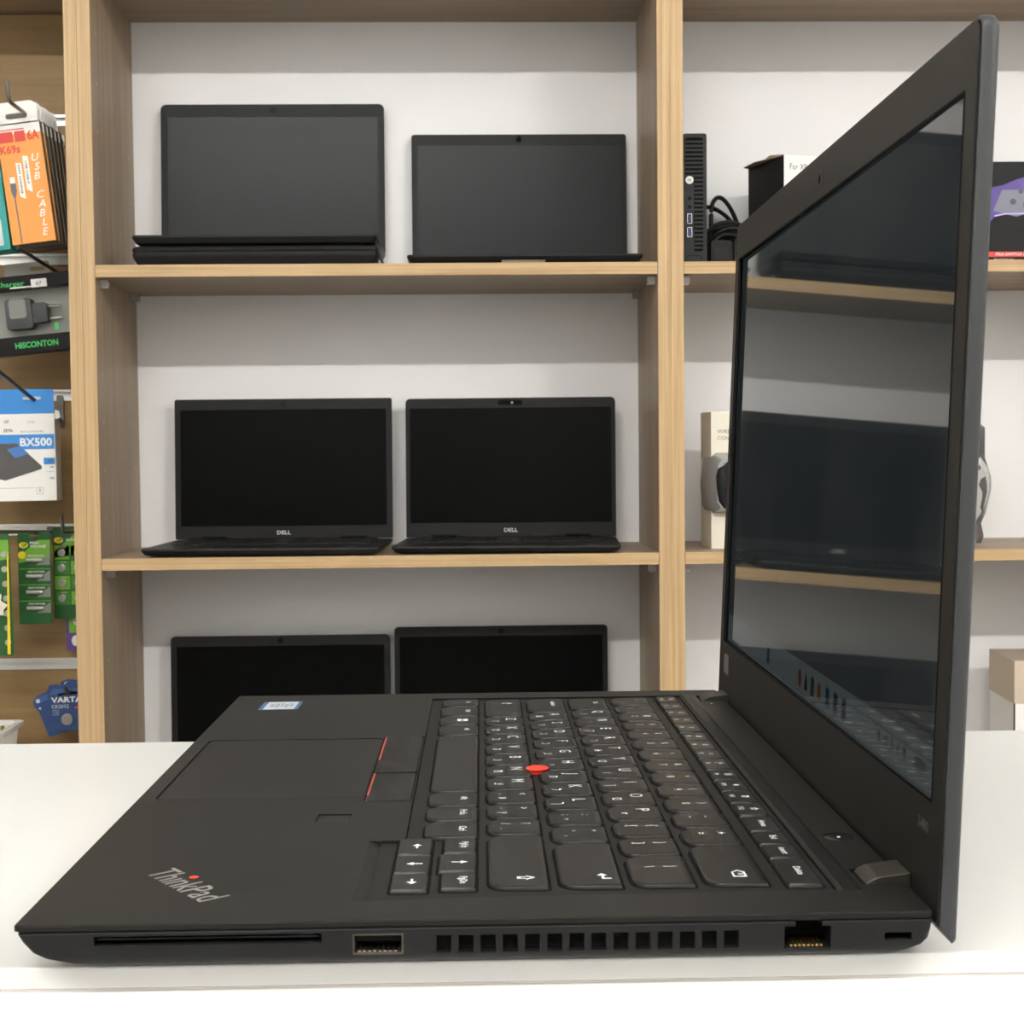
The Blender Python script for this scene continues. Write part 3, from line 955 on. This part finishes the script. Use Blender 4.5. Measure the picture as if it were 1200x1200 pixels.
# controller box on the far right
t = thing('gamepad_box', 'black carton picturing a purple gamepad with a red lettered strip', 'box', SH(1192, 34, Z1))
MB().box(0, 175, 0, 70, 0, 136).build('carton', M_BOXK, t, bevel=0.5)
M_PUR = mat('purple_print', (0.11, 0.075, 0.27), 0.4, spec=0.2)
gp = MB()
gp.prism([(2, 52), (0, 92), (12, 100), (34, 104), (54, 112), (76, 118), (98, 112), (118, 104), (140, 100), (150, 90), (150, 52), (142, 46), (128, 62),
          (100, 68), (52, 68), (24, 62), (10, 46)], -0.3, 0.1, XZ)
gp.v = [(x - 14, y, z) for x, y, z in gp.v]
pic = gp.build('gamepad_picture', M_PUR, t)
MB().prism([(8, 70), (20, 98), (58, 98), (66, 70), (40, 62)], -0.45, -0.2, XZ).build('picture_grey', mat('grey_print', (0.16, 0.17, 0.22), 0.4), pic)
for x, z, r_ in ((58, 78, 9), (35, 96 - 14, 4.2), (46, 96, 3.4), (54, 104, 3.2), (65, 96, 3.4), (92, 78, 9), (116, 90, 4)):
    MB().prism(circle(x, z, r_, 16), -0.7, -0.3, XZ).build('picture_button', mat('dark_print', (0.05, 0.045, 0.06), 0.35), pic)
MB().prism([(10, 64), (24, 66.5), (52, 67), (66, 58), (66, 56), (52, 65.4), (24, 65), (10, 62)], -0.6, -0.3, XZ).build('picture_glow', mat('lilac_print', (0.55, 0.42, 0.80), 0.4), pic)
stp = MB().box(-0.1, 175.1, -0.3, 0.2, 8, 15).build('red_strip', mat('red_print', (0.60, 0.05, 0.04), 0.5), t)
MB().text('PRO SWITCH AND', 3.6, lambda a, b: (12 + a, -0.45, 9.8 + b), align='L', width=50, bold=0.06).build('lettering', M_PAPER, stp, fix=False)
MB().text('PRO CONTROLLER', 2.2, lambda a, b: (10 + a, -0.3, 3.6 + b), align='L').build('small_lettering', M_PAPER, t, fix=False)

# ------------------------------------------------------------------ right bay, middle shelf
M_CLEAR = mat('clear_blister', (0.9, 0.9, 0.9), 0.05, trans=0.9, ior=1.25)


def ctrl_pack(label, s, d, w, h, white, yaw=0):
    t = thing('controller_pack', label, 'package', SH(s, d, Z2), (0, 0, yaw))
    MB().box(0, w, 0, 62, 0, h).build('carton', M_CREAM, t, bevel=0.6)
    MB().text('WIRELESS', 5.4, lambda a, b: (9 + a, -0.2, h - 30 + b), align='L').build('lettering', mat('grey_ink', (0.12, 0.12, 0.12), 0.6), t, fix=False)
    MB().text('CONTROLLER', 5.4, lambda a, b: (9 + a, -0.2, h - 39 + b), align='L').build('lettering', mat('grey_ink', (0.12, 0.12, 0.12), 0.6), t, fix=False)
    z0, z1 = h * 0.26, h * 0.70
    sec = [(-4, z0 + 10), (2, z0), (w - 2, z0), (w + 4, z0 + 10), (w + 6, (z0 + z1) / 2), (w + 2, z1 - 8), (w - 6, z1), (6, z1), (-2, z1 - 8), (-6, (z0 + z1) / 2)]
    MB().loft([[(x, 40, z) for x, z in sec], [(x, -6, z) for x, z in sec], [(w / 2 + (x - w / 2) * .9, -26, (z0 + z1) / 2 + (z - (z0 + z1) / 2) * .8) for x, z in sec]]).build(
        'window_blister', mat('grey_blister', (0.42, 0.43, 0.44), 0.12, metal=0.35), t, smooth=40)
    cm = M_PAPER if white else M_BOXK
    for sx in (0, 1):
        x0 = 14 if sx == 0 else w - 14
        g = MB().lathe([(3, -34), (10, -24), (13, -6), (14, 10), (11, 20), (4, 24)], 0, 0, 14)
        g.v = [(x0 + a, -27 + b * .5, (z0 + z1) / 2 + c) for a, b, c in g.v]
        gg = g.build('controller_grip', M_BOXK, t, smooth=60)
    c = MB().prism(rrect(10, w - 10, (z0 + z1) / 2 - 8, z1 - 12, 10, 4), -34, -20, XZ).build('controller_body', cm, t, bevel=2, smooth=40)
    MB().prism(circle(w - 22, z1 - 24, 4, 12), -35, -33.5, XZ).build('controller_button', M_RED, c)
    return t


ctrl_pack('cream controller carton with a bulging grey window at the lid\'s left edge', 820, 62, 118, 189, False, R(4))


def blister_pack(label):
    t = thing('controller_blister', label, 'package', SH(1108, 96, Z2))
    MB().box(0, 96, 10, 12, 0, 176).build('card', M_CREAM, t)
    bl = [(2, 2), (92, 2), (96, 12), (92, 30), (98, 44), (106, 78), (106, 96), (99, 118), (97, 124), (97, 166), (90, 172), (2, 172)]
    MB().loft([[(x, 10, z) for x, z in bl], [(x * .98 + 0.5, -24, z * .98 + 1) for x, z in bl]]).build('clear_shell', M_CLEAR, t, smooth=30)
    gm = mat('pale_grey_plastic', (0.62, 0.62, 0.58), 0.35)
    MB().prism([(10, 60), (24, 42), (70, 42), (84, 30), (94, 44), (102, 78), (102, 94), (94, 112), (84, 122), (20, 122), (8, 112)], -14, 6, XZ).build('controller_body', gm, t, bevel=3, smooth=40)
    MB().prism([(90, 84), (93, 92), (99, 96), (101, 84), (101, 72), (95, 48), (92, 52), (95, 66), (95, 74)], -15.5, -12, XZ).build('controller_grip', M_BOXK, t)
    MB().prism(circle(89, 108, 3.6, 14), -16, -13, XZ).build('controller_button', mat('dark_red', (0.16, 0.02, 0.03), 0.4), t)
    MB().prism([(84, 122), (90, 120), (93, 124), (93, 160), (88, 164)], -13, 4, XZ).build('black_edge', M_BOXK, t)
    MB().prism([(78, 8), (90, 6), (93, 14), (90, 26), (80, 30)], -10, 6, XZ).build('accessory', mat('brown_plastic', (0.14, 0.08, 0.06), 0.5), t)
    return t


blister_pack('clear blister with a pale grey controller past the lid\'s right edge')
t = thing('carton', 'brown and white carton on the lower shelf at the right edge of the photo', 'box', SH(1240, 52, Z3), (0, 0, R(-4)))
MB().box(0, 190, 0, 120, 0, 128).build('lower_body', M_PAPER, t, bevel=0.6)
MB().box(-1.5, 191.5, -1.5, 121.5, 128.2, 188).build('lid', mat('tan_carton', (0.55, 0.46, 0.35), 0.7), t, bevel=0.6)
MB().box(-0.6, 0.4, -0.6, 4, 0, 128).build('dark_edge', M_BED, t)


# ------------------------------------------------------------------ left bay goods
def hook(label, s, z, front=-50, material=None, tip=26, drop=0.0, rise=8):
    t = thing('display_hook', label, 'hook', SH(s, 187, z), group='wire hooks on the slat wall')
    d = front - 187
    MB().tube([(0, 0, 0), (0, d * 0.5, drop * .5), (0, d + 8, drop)] + ([(0, d + 3, drop + 2), (0, d, drop + 6), (-1, d - 3, drop + tip)] if tip else [(0, d, drop)]), 2.6, 8).build('rod', material or M_STEEL, t, smooth=50)
    MB().prism(rrect(-5, 5, -9, rise, 2, 2), -1.6, 0.4, XZ).build('back_plate', M_HOOK, t)
    return t


M_HOOK = mat('dark_steel', (0.22, 0.20, 0.18), 0.3, metal=0.9)
M_HOOKB = mat('black_steel', (0.02, 0.02, 0.02), 0.35, metal=0.4)
hook('steel hook carrying the orange cable boxes', -91, 562, -52, M_HOOK)
hook('black hook above the phone charger pack', -86, 366, -45, M_HOOKB, drop=12, tip=0)
hook('dark hook holding the blue and white drive box', -101, 163, -115, M_HOOKB, drop=60, rise=36)
hook('hook holding the battery card with four cylinders', -119, 2, -70, M_HOOK, drop=14)
hook('hook holding the round cell card by the upright', -66, 2, 60, M_HOOK, drop=6, tip=24)

M_ORG = mat('orange_print', (0.80, 0.30, 0.055), 0.45)
M_ORR = mat('red_ink', (0.62, 0.05, 0.035), 0.5)


def cable_box(label, s, d, z, roll, detail=True):
    t = thing('cable_box', label, 'box', SH(s, d, z), (0, -roll, 0), 'cable boxes on one hook')
    w, h, dp = 57.0, 158.0, 13.0
    MB().box(-w / 2, w / 2, 0, dp, 0, h).build('carton', mat('kraft_side_card', (0.20, 0.165, 0.12), 0.6), t, bevel=0.3)
    fr = MB().box(-w / 2, w / 2, -0.25, 0.05, 0, h - 15).build('orange_face', M_ORG, t) if detail or roll > R(6.8) else None
    MB().prism([(-w / 2, h - 15), (w / 2, h - 15), (w / 2, h - 2), (-w / 2, h - 2)], -0.22, 0.05, XZ).build('white_face', M_PAPER, t)
    tab_o = rrect(-w / 2 + 1, w / 2 - 1, h - 2, h + 27, 10, 6, radii=(1, 1, 9, 9))
    tab_i = rrect(-14, 14, h + 5, h + 12, 3, 6)
    MB().frame(tab_o, tab_i, 0, 0.8, XZ).build('hang_tab', M_PAPER, t)
    if detail:
        for x0, x1 in ((-28, -8), (-6, 8)):
            MB().box(x0, x1, -0.4, -0.2, h - 25, h - 11).build('red_badge', M_ORR, t)
        MB().box(-27, 7.5, -0.4, -0.2, h - 9.5, h - 8).build('red_rule', M_ORR, t)
        MB().text('6A', 12.5, lambda a, b: (26 + a, -0.4, h - 24 + b), align='R', width=15.5, bold=0.5).build('size_print', M_ORR, t, fix=False)
        MB().text('K69s', 10.5, lambda a, b: (-27 + a, -0.4, h - 39 + b), align='L', width=26, bold=0.45).build('model_print', M_ORR, t, fix=False)
        for (x0, z0), c in (((4, 0), 0), ((-6, -8), 1)):
            pb = MB().prism([(x0 - 3.5, h - 44 + z0), (x0 + 3.5, h - 45 + z0), (x0 + 3.5, h - 92 + z0), (x0 - 3.5, h - 88 + z0)], -0.4, -0.2, XZ).build('white_bar', M_PAPER, t)
            MB().text('USB CABLE' if c == 0 else 'FAST CHARGE', 2.6, lambda a, b: (x0 - 1.3 + b, -0.5, h - 66 + z0 - a), width=30 if c == 0 else 38, bold=0.08).build('bar_print', M_INK, pb, fix=False)
        MB().box(-20, -13.5, -0.5, -0.2, h - 78, h - 70).build('plug_metal', M_PAPER, t)
        MB().prism([(-20.5, h - 78), (-13, h - 78), (-13, h - 89), (-15.5, h - 97), (-18, h - 97), (-20.5, h - 89)], -0.5, -0.2, XZ).build('plug_picture', mat('slate_print', (0.10, 0.11, 0.13), 0.4), t)
        MB().tube([(-16.8, -0.5, h - 97), (-16.3, -0.5, h - 125), (-16, -0.5, 1.0)], 0.9, 6).build('cord_picture', mat('slate_print', (0.1, 0.1, 0.1)), t)
        hand = MB()
        for k, ch in enumerate('USB CABLE'):
            if ch != ' ':
                hand.text(ch, 10.5, lambda a, b, k=k: (15.5 + a + b * .25 + (k % 2) * 1.5, -0.45, h - 52 - k * 12.2 + b * .95), align='C', bold=0.12)
        hand.build('handwriting', M_PAPER, t, fix=False)
    return t


for k in range(6):
    cable_box('orange USB cable box at the very front of its hook' if k == 0 else '%s cable box from the front on the cable box hook' %
              ['', 'second orange', 'third', 'fourth', 'fifth', 'rearmost'][k], -82 + 0.6 * k, 15 + k * 15, 393 + (k % 2) * 1.0, R(7 - 0.15 * k), k == 0)
t = thing('teal_box', 'teal hanging carton at the left edge beside the orange cable boxes', 'box', SH(-142, 18, 382), (0, R(-6), 0))
MB().box(-28, 28, 0, 40, 0, 128).build('carton', mat('teal_print', (0.02, 0.30, 0.26), 0.45), t, bevel=0.4)
MB().box(-28.1, 20, -0.2, 0.1, 6, 40).build('pale_panel', M_STKW, t)
MB().frame(rrect(-26, 26, 128, 176, 8, 4, radii=(1, 1, 8, 8)), rrect(-12, 12, 163, 169, 2.5, 4), 0, 0.8, XZ).build('hang_tab', mat('teal_print', (0.02, 0.3, 0.26)), t)
hook('hook carrying the teal carton', -142, 548, -20, M_HOOK, tip=14)

# charger pack
t = thing('charger_pack', 'black phone charger pack with clear window and green lettering', 'package', SH(-112, 70, 251), (0, R(-5.5), 0))
M_GRN = mat('green_ink', (0.04, 0.50, 0.10), 0.5)
M_BK2 = mat('black_gloss_card', (0.012, 0.012, 0.012), 0.25, spec=0.15)
cw, chh = 136.0, 106.0
MB().box(-cw / 2, cw / 2, 24, 26, 0, chh).build('back_card', mat('silver_card', (0.42, 0.43, 0.38), 0.35), t)
MB().box(-cw / 2, cw / 2, 0, 24, 0, 24).build('lower_band', M_BK2, t, bevel=0.8)
tb = MB().box(-cw / 2, cw / 2, 0, 24, chh - 18, chh).build('upper_band', M_BK2, t, bevel=0.8)
MB().text('HISCONTON', 8.0, lambda a, b: (15 + a, -0.3, 8.0 + b), width=58, bold=0.3).build('maker_name', M_GRN, t, fix=False)
MB().text('Fast Charger', 7.0, lambda a, b: (8 + a, -0.3, chh - 14 + b), align='R', width=62, bold=0.1).build('lettering', M_GRN, tb, fix=False)
MB().box(17, 38, -1.0, -0.2, chh - 18, chh - 7).build('price_tag', M_PAPER, t)
MB().text('47', 6, lambda a, b: (27 + a, -1.2, chh - 16 + b)).build('price_figures', M_INK, t, fix=False)
MB().box(-12, 17, -0.8, -0.2, chh - 17.2, chh - 15.4).build('tag_string', M_PAPER, t)
M_CHG = mat('slate_charger', (0.085, 0.09, 0.095), 0.4)
MB().prism(rrect(-24, 12, 34, 76, 5, 4), 4, 23, XZ).build('charger_body', M_CHG, t, bevel=1.5, smooth=40)
MB().prism(rrect(-18, 5, 49, 75, 4, 4), 3.4, 4.4, XZ).build('charger_label', mat('grey_label', (0.36, 0.37, 0.33), 0.5), t)
MB().prism(rrect(12, 32, 41, 68, 3, 3), 6, 22, XZ).build('plug_block', M_CHG, t, bevel=1, smooth=40)
for z in (46, 62):
    MB().prism([(a + 14, b + z) for a, b in circle(0, 0, 2.0, 10)], 32, 50, YZ).build('plug_pin', M_STEEL, t, smooth=60)
MB().box(-cw / 2 + 1, cw / 2 - 1, 0.4, 0.8, 24, chh - 18).build('clear_window', mat('clear_film', (0.95, 0.95, 0.95), 0.05, trans=1.0, ior=1.05), t)
MB().frame(rrect(-24, 38, chh, chh + 20, 4, 4), rrect(10, 32, chh + 8, chh + 13, 2, 4), 23, 24, XZ).build('hang_tab', mat('smoky_clear', (0.6, 0.58, 0.52), 0.2, trans=0.5), t)
MB().box(42, 47, -0.3, 0.0, 28, 38).build('green_badge', M_GRN, t)

# drive box
t = thing('drive_box', 'white and blue BX500 drive box hanging on the slat wall', 'box', SH(-129, 60, 51), (0, R(-0.6), 0))
M_CYA = mat('bright_blue_print', (0.035, 0.24, 0.62), 0.45)
bw, bh_ = 112.0, 120.0
MB().box(-bw / 2, bw / 2, 0, 26, 0, bh_).build('carton', M_PAPER, t, bevel=0.4)
MB().frame(rrect(-bw / 2, bw / 2, bh_ - 2, bh_ + 31, 3, 4, radii=(.5, .5, 3, 3)), rrect(14, 39, bh_ + 17, bh_ + 21, 2, 4), -0.3, 0.6, XZ).build('blue_hang_tab', M_CYA, t)
band = MB().box(-bw / 2, bw / 2 - 1, -0.3, 0.05, 70, 90).build('blue_band', M_CYA, t)
MB().text('BX500', 11.0, lambda a, b: (9 + a, -0.45, 74.5 + b), align='L', width=43, bold=0.45).build('lettering', M_PAPER, band, fix=False)
MB().text('SATA 2.5-inch SSD', 2.2, lambda a, b: (10 + a, -0.2, 93 + b), align='L', width=31).build('small_print', M_INK, t, fix=False)
MB().text('ial', 5.0, lambda a, b: (-11 + a, -0.2, 106 + b), align='L').build('handwriting', M_INK, t, fix=False)
MB().text('ZЕЛо', 3.6, lambda a, b: (-13 + a, -0.2, 94 + b), align='L', bold=0.12).build('handwriting', M_INK, t, fix=False)
MB().text('2046', 4.0, lambda a, b: (19 + a, -0.2, 105 + b), align='L').build('pencil_note', mat('pencil', (0.45, 0.45, 0.43), 0.6), t, fix=False)
dr = MB().prism([(-54, 62), (-20, 78), (5, 78), (37, 47), (37, 43), (-12, 28), (-54, 38)], -0.45, 0.05, XZ).build('drive_picture', mat('slate_drive', (0.085, 0.08, 0.078), 0.4), t)
MB().prism([(-9, 70), (9, 75), (20, 64), (2, 58)], -0.6, -0.4, XZ).build('drive_label', mat('label_blue', (0.06, 0.17, 0.45), 0.4), dr)
pb = MB().box(40, 55, -0.35, 0.05, 49, 58).build('size_badge', M_CYA, t)
MB().text('1T', 4.6, lambda a, b: (50 + a, -0.5, 51 + b), bold=0.1).build('size_print', M_INK, pb, fix=False)
MB().text('SSD', 2.2, lambda a, b: (51 + a, -0.2, 44.5 + b), bold=0.05).build('small_print', M_INK, t, fix=False)
MB().text('540', 2.8, lambda a, b: (50.5 + a, -0.2, 29 + b), bold=0.08).build('small_print', M_INK, t, fix=False)
MB().box(42, 54.5, -0.2, 0.05, 39, 39.5).build('print_rule', mat('grey_ink2', (0.3, 0.3, 0.3)), t)
MB().box(-56, 26, -0.2, 0.05, 17.4, 17.9).build('print_rule', mat('grey_ink2', (0.3, 0.3, 0.3)), t)
MB().frame(rrect(29, 38, 8.5, 18, 1, 3), rrect(29.5, 37.5, 9, 17.5, 0.8, 3), -0.2, 0.05, XZ).build('print_mark', mat('grey_ink2', (0.3, 0.3, 0.3)), t)
MB().text('3', 5, lambda a, b: (33.5 + a, -0.25, 11.5 + b)).build('print_mark', M_INK, t, fix=False)
MB().prism([(56, 110), (63, 112), (62, 121), (56, 123)], 3, 4, XZ).build('torn_corner', M_PAPER, t)

# battery cards
M_GD = mat('dark_green_card', (0.02, 0.10, 0.025), 0.35)
M_GL = mat('lime_green_print', (0.17, 0.42, 0.04), 0.35)
M_GM = mat('mid_green_print', (0.05, 0.24, 0.03), 0.35)
M_YEL = mat('yellow_print', (0.80, 0.60, 0.02), 0.45)
M_SIL = mat('silver_battery', (0.55, 0.53, 0.48), 0.3, metal=0.7)


def battery_card(label, s, d, z, w, h, kind, rot=0.0):
    t = thing('battery_card', label, 'battery card', SH(s, d, z), (0, rot, 0), 'battery cards on hooks')
    MB().frame(rrect(-w / 2, w / 2, 0, h, 1.5, 3), rrect(-7, 7, h - 10, h - 5, 2, 3), 0, 1.0, XZ).build('card', M_GD, t)
    MB().prism([(-w / 2 + 1, h - 44), (w / 2 - 1, h - 38), (w / 2 - 1, h - 12), (w * .1, h - 12), (-w / 2 + 1, h - 36)], -0.2, 0.05, XZ).build('lime_field', M_GL, t)
    MB().prism(circle(-w / 2 + 8, h - 19, 6.5, 16, 4.2), -0.4, -0.1, XZ).build('yellow_badge', M_YEL, t)
    MB().text('GP', 4.6, lambda a, b: (-w / 2 + 9 + a, -0.55, h - 21 + b), bold=0.2).build('badge_letters', M_GD, t, fix=False)
    if kind == 'cyl':
        MB().text('HIGH', 3.4, lambda a, b: (-w / 2 + 17 + a, -0.4, h - 17.5 + b), align='L', width=12, bold=0.2).build('lettering', M_PAPER, t, fix=False)
        MB().text('VOLTAGE', 3.4, lambda a, b: (-w / 2 + 17 + a, -0.4, h - 22.5 + b), align='L', width=22, bold=0.2).build('lettering', M_PAPER, t, fix=False)
        MB().prism(circle(-w / 2 + 5.5, h - 33, 5.5, 16), -0.4, -0.1, XZ).build('yellow_dot', M_YEL, t)
        for k in range(4):
            z0 = h - 40 - k * 22.5
            MB().prism([(2, z0 - 7), (w / 2 - 1.5, z0 - 7), (w / 2 - 1.5, z0 + 8), (12, z0 + 2)], -0.25, 0.0, XZ).build('grey_swirl', mat('grey_swirl', (0.24, 0.26, 0.23), 0.4), t)
            MB().prism([(-w / 2 + 1, z0 + 10.5), (w / 2 - 1, z0 + 10.5), (w / 2 - 1, z0 + 9.5), (-w / 2 + 1, z0 + 9.5)], -0.3, 0.0, XZ).build('perforation', M_GL, t)
            MB().text('HIGH VOLTAGE', 2.2, lambda a, b: (2 + a, -0.4, z0 + 5.0 + b), width=23, bold=0.1).build('lettering', M_PAPER, t, fix=False)
            MB().prism([(a - 2.5, b + z0) for a, b in circle(0, 0, 3.0, 10)], -11, 12, lambda a, b, c: (c, a, b)).build('battery', M_SIL, t, smooth=60)
    elif kind == 'coin':
        MB().text('ALKALINE', 3.6, lambda a, b: (-w / 2 + 18 + a, -0.4, h - 20 + b), align='L', width=24, bold=0.15).build('lettering', M_PAPER, t, fix=False)
        for k in range(4):
            for c in range(2):
                x0 = -w / 2 + 12 + c * 23
                z0 = h - 37 - k * 21.5
                MB().box(x0 - 10.5, x0 + 11, -0.2, 0.05, z0 - 9.5, z0 + 10).build('cell_field', M_GM if (k + c) % 2 else M_GL, t)
                MB().prism(circle(x0, z0, 5.6, 16), -2.4, 0, XZ).build('coin_cell', M_SIL, t, bevel=0.5)
                MB().text('ALK', 1.8, lambda a, b: (x0 + 2 + a, -0.35, z0 + 7.2 + b), width=9).build('lettering', M_PAPER, t, fix=False)
    else:
        for k in range(7):
            z0 = h - 32 - k * 20
            MB().box(-w / 2 + 2, -w / 2 + 30, -0.2, 0.05, z0 - 7, z0 + 8).build('cell_field', M_GM if k % 2 else M_STKW, t)
            MB().prism(circle(w / 2 - 7.5, z0, 4.2, 14), -2.0, 0, XZ).build('coin_cell', M_SIL, t, bevel=0.4)
        MB().prism([(w / 2 - 8.4, 2), (w / 2 - 4.2, 2), (w / 2 - 0.8, 136), (w / 2 - 2.6, 138)], -3.0, -2.2, XZ).build('yellow_strip', M_YEL, t)
    return t


battery_card('green battery card with four small silver cylinders, dark top', -122.5, 118, -123.5, 45.5, 130, 'cyl')
battery_card('green card of round coin cells tucked behind the upright', -82, 150, -120, 47, 131, 'coin')
battery_card('long dark green card with a yellow strip at the left edge', -160, 60, -160, 50, 170, 'strip', R(-1.5))
t = thing('price_slip', 'cream paper slip stuck over the long green battery card', 'slip', SH(-153, 54, -88))
MB().prism([(-14, -14), (7, -16), (6, -9), (12, -2), (3, 4), (4, 12), (-14, 26)], 0, 0.8, XZ).build('paper', M_CREAM, t)
t = thing('purple_pack', 'purple blister card with a bright round cell below the coin cell card', 'battery card', SH(-77, 163, -168))
MB().prism(rrect(-16, 24, 0, 74, 2, 3), 0, 1, XZ).build('card', mat('purple_card', (0.10, 0.05, 0.22), 0.4), t)
MB().prism(circle(-2, 15, 6, 16, 8), -3, 0, XZ).build('bright_cell', M_PAPER, t, bevel=0.5)
MB().box(-12, 20, -0.3, 0.05, 26, 50).build('green_print', M_GL, t)
MB().prism(circle(0, 43, 6, 16), -1, 0, XZ).build('pale_spot', M_PAPER, t)

M_NAVY = mat('navy_blue_card', (0.0263, 0.0638, 0.18), 0.35)
M_NAV2 = mat('royal_blue_print', (0.048, 0.112, 0.288), 0.35)
for k, (lab, ds, dd, dz, a) in enumerate((('front blue coin cell card lettered VARTA', 0, 0, 0, -2), ('blue coin cell card fanned out to the left of the VARTA card', -7, 5, -1, -20),
                                         ('blue coin cell card fanned out above the VARTA card', 3, 10, 6, 11))):
    t = thing('coin_cell_card', lab, 'battery card', SH(-68 + ds, 100 + dd, -272 + dz), (0, R(a), 0), 'blue coin cell cards')
    ol = [(-30, 4), (-28, 2), (20, 0), (30, 3), (32, 40), (31, 60), (22, 66), (12, 62), (6, 68), (-4, 70), (-10, 63), (-24, 62), (-33, 57), (-34, 50), (-30, 40)]
    MB().prism(ol, 0, 1.0, XZ).build('card', M_NAVY, t)
    MB().prism([(-31, 52), (28, 52), (28, 60), (-10, 60), (-26, 60)], -0.2, 0.05, XZ).build('light_band', M_NAV2, t)
    if k == 0:
        MB().text('VARTA', 7.6, lambda a, b: (-29 + a, -0.4, 41 + b), align='L', width=43, bold=0.3).build('lettering', M_PAPER, t, fix=False)
        MB().text('CR2012', 5.0, lambda a, b: (-29 + a, -0.4, 33 + b), align='L', width=24, bold=0.08).build('size_print', M_STKW, t, fix=False)
        for q in range(3):
            MB().text('LITHIUM', 1.9, lambda a, b: (-28 + a, -0.4, 29 - q * 3 + b), align='L', width=9).build('small_print', M_STKW, t, fix=False)
        MB().prism([(-20, 53), (4, 56), (12, 54), (10, 51.5), (-8, 52), (-18, 50)], -0.5, -0.1, XZ).build('hang_slot', M_DARK, t)
        MB().box(3, 14, -0.4, -0.1, 32, 34.5).build('red_print', M_ORR, t)
    else:
        MB().prism(circle(-26, 55, 3, 10), -0.4, -0.1, XZ).build('pale_spot', M_STKW, t)
        MB().text('+', 5, lambda a, b: (-27 + a, -0.4, 42 + b), bold=0.2).build('plus_sign', M_PAPER, t, fix=False)
    MB().prism(circle(-8, 17, 8.2, 20), -2.6, 0, XZ).build('coin_cell', mat('dull_cell', (0.32, 0.30, 0.27), 0.4, metal=0.6), t, bevel=0.6)
hook('hook holding the blue coin cell cards', -72, -215, 80, M_HOOK, tip=4)

# basket
t = thing('plastic_basket', 'white plastic basket with slotted sides at the lower left', 'basket', SH(-245, 40, -349))
M_BSK = mat('white_basket_plastic', (0.74, 0.72, 0.66), 0.4)
bx, by, bhh = 104.0, 70.0, 92.0


def tri(i, z, sx, sy, r=10):
    return [(a, b, z) for a, b in rrect(-sx + i, sx - i, -sy + i, sy - i, r, 4)]


MB().loft([tri(14, 0, bx, by), tri(14, 3, bx, by)]).build('basket_floor', M_BSK, t)
rim = MB()
rim.frame(rrect(-bx - 3, bx + 3, -by - 3, by + 3, 12, 4), rrect(-bx + 6, bx - 6, -by + 6, by - 6, 8, 4), bhh - 7, bhh)
rim.build('rim', M_BSK, t, bevel=1.0)
for z, i in ((4, 13.5), (30, 10)):
    o1 = [(a, b) for a, b, _ in tri(i, 0, bx, by)]
    i1 = [(a, b) for a, b, _ in tri(i + 2.2, 0, bx, by, 9)]
    MB().frame(o1, i1, z, z + 6).build('side_band', M_BSK, t)
for sgn in (-1, 1):
    for k in range(13):
        y = -by + 12 + k * (2 * by - 24) / 12
        MB().loft([[(sgn * (bx - 14), y - 2, 2), (sgn * (bx - 14), y + 2, 2), (sgn * (bx - 16), y + 2, 2), (sgn * (bx - 16), y - 2, 2)],
                   [(sgn * (bx - 3), y - 2, bhh - 6), (sgn * (bx - 3), y + 2, bhh - 6), (sgn * (bx - 5), y + 2, bhh - 6), (sgn * (bx - 5), y - 2, bhh - 6)]]).build('slat', M_BSK, t)
    for k in range(19):
        x = -bx + 12 + k * (2 * bx - 24) / 18
        MB().loft([[(x - 2, sgn * (by - 14), 2), (x + 2, sgn * (by - 14), 2), (x + 2, sgn * (by - 16), 2), (x - 2, sgn * (by - 16), 2)],
                   [(x - 2, sgn * (by - 3), bhh - 6), (x + 2, sgn * (by - 3), bhh - 6), (x + 2, sgn * (by - 5), bhh - 6), (x - 2, sgn * (by - 5), bhh - 6)]]).build('slat', M_BSK, t)
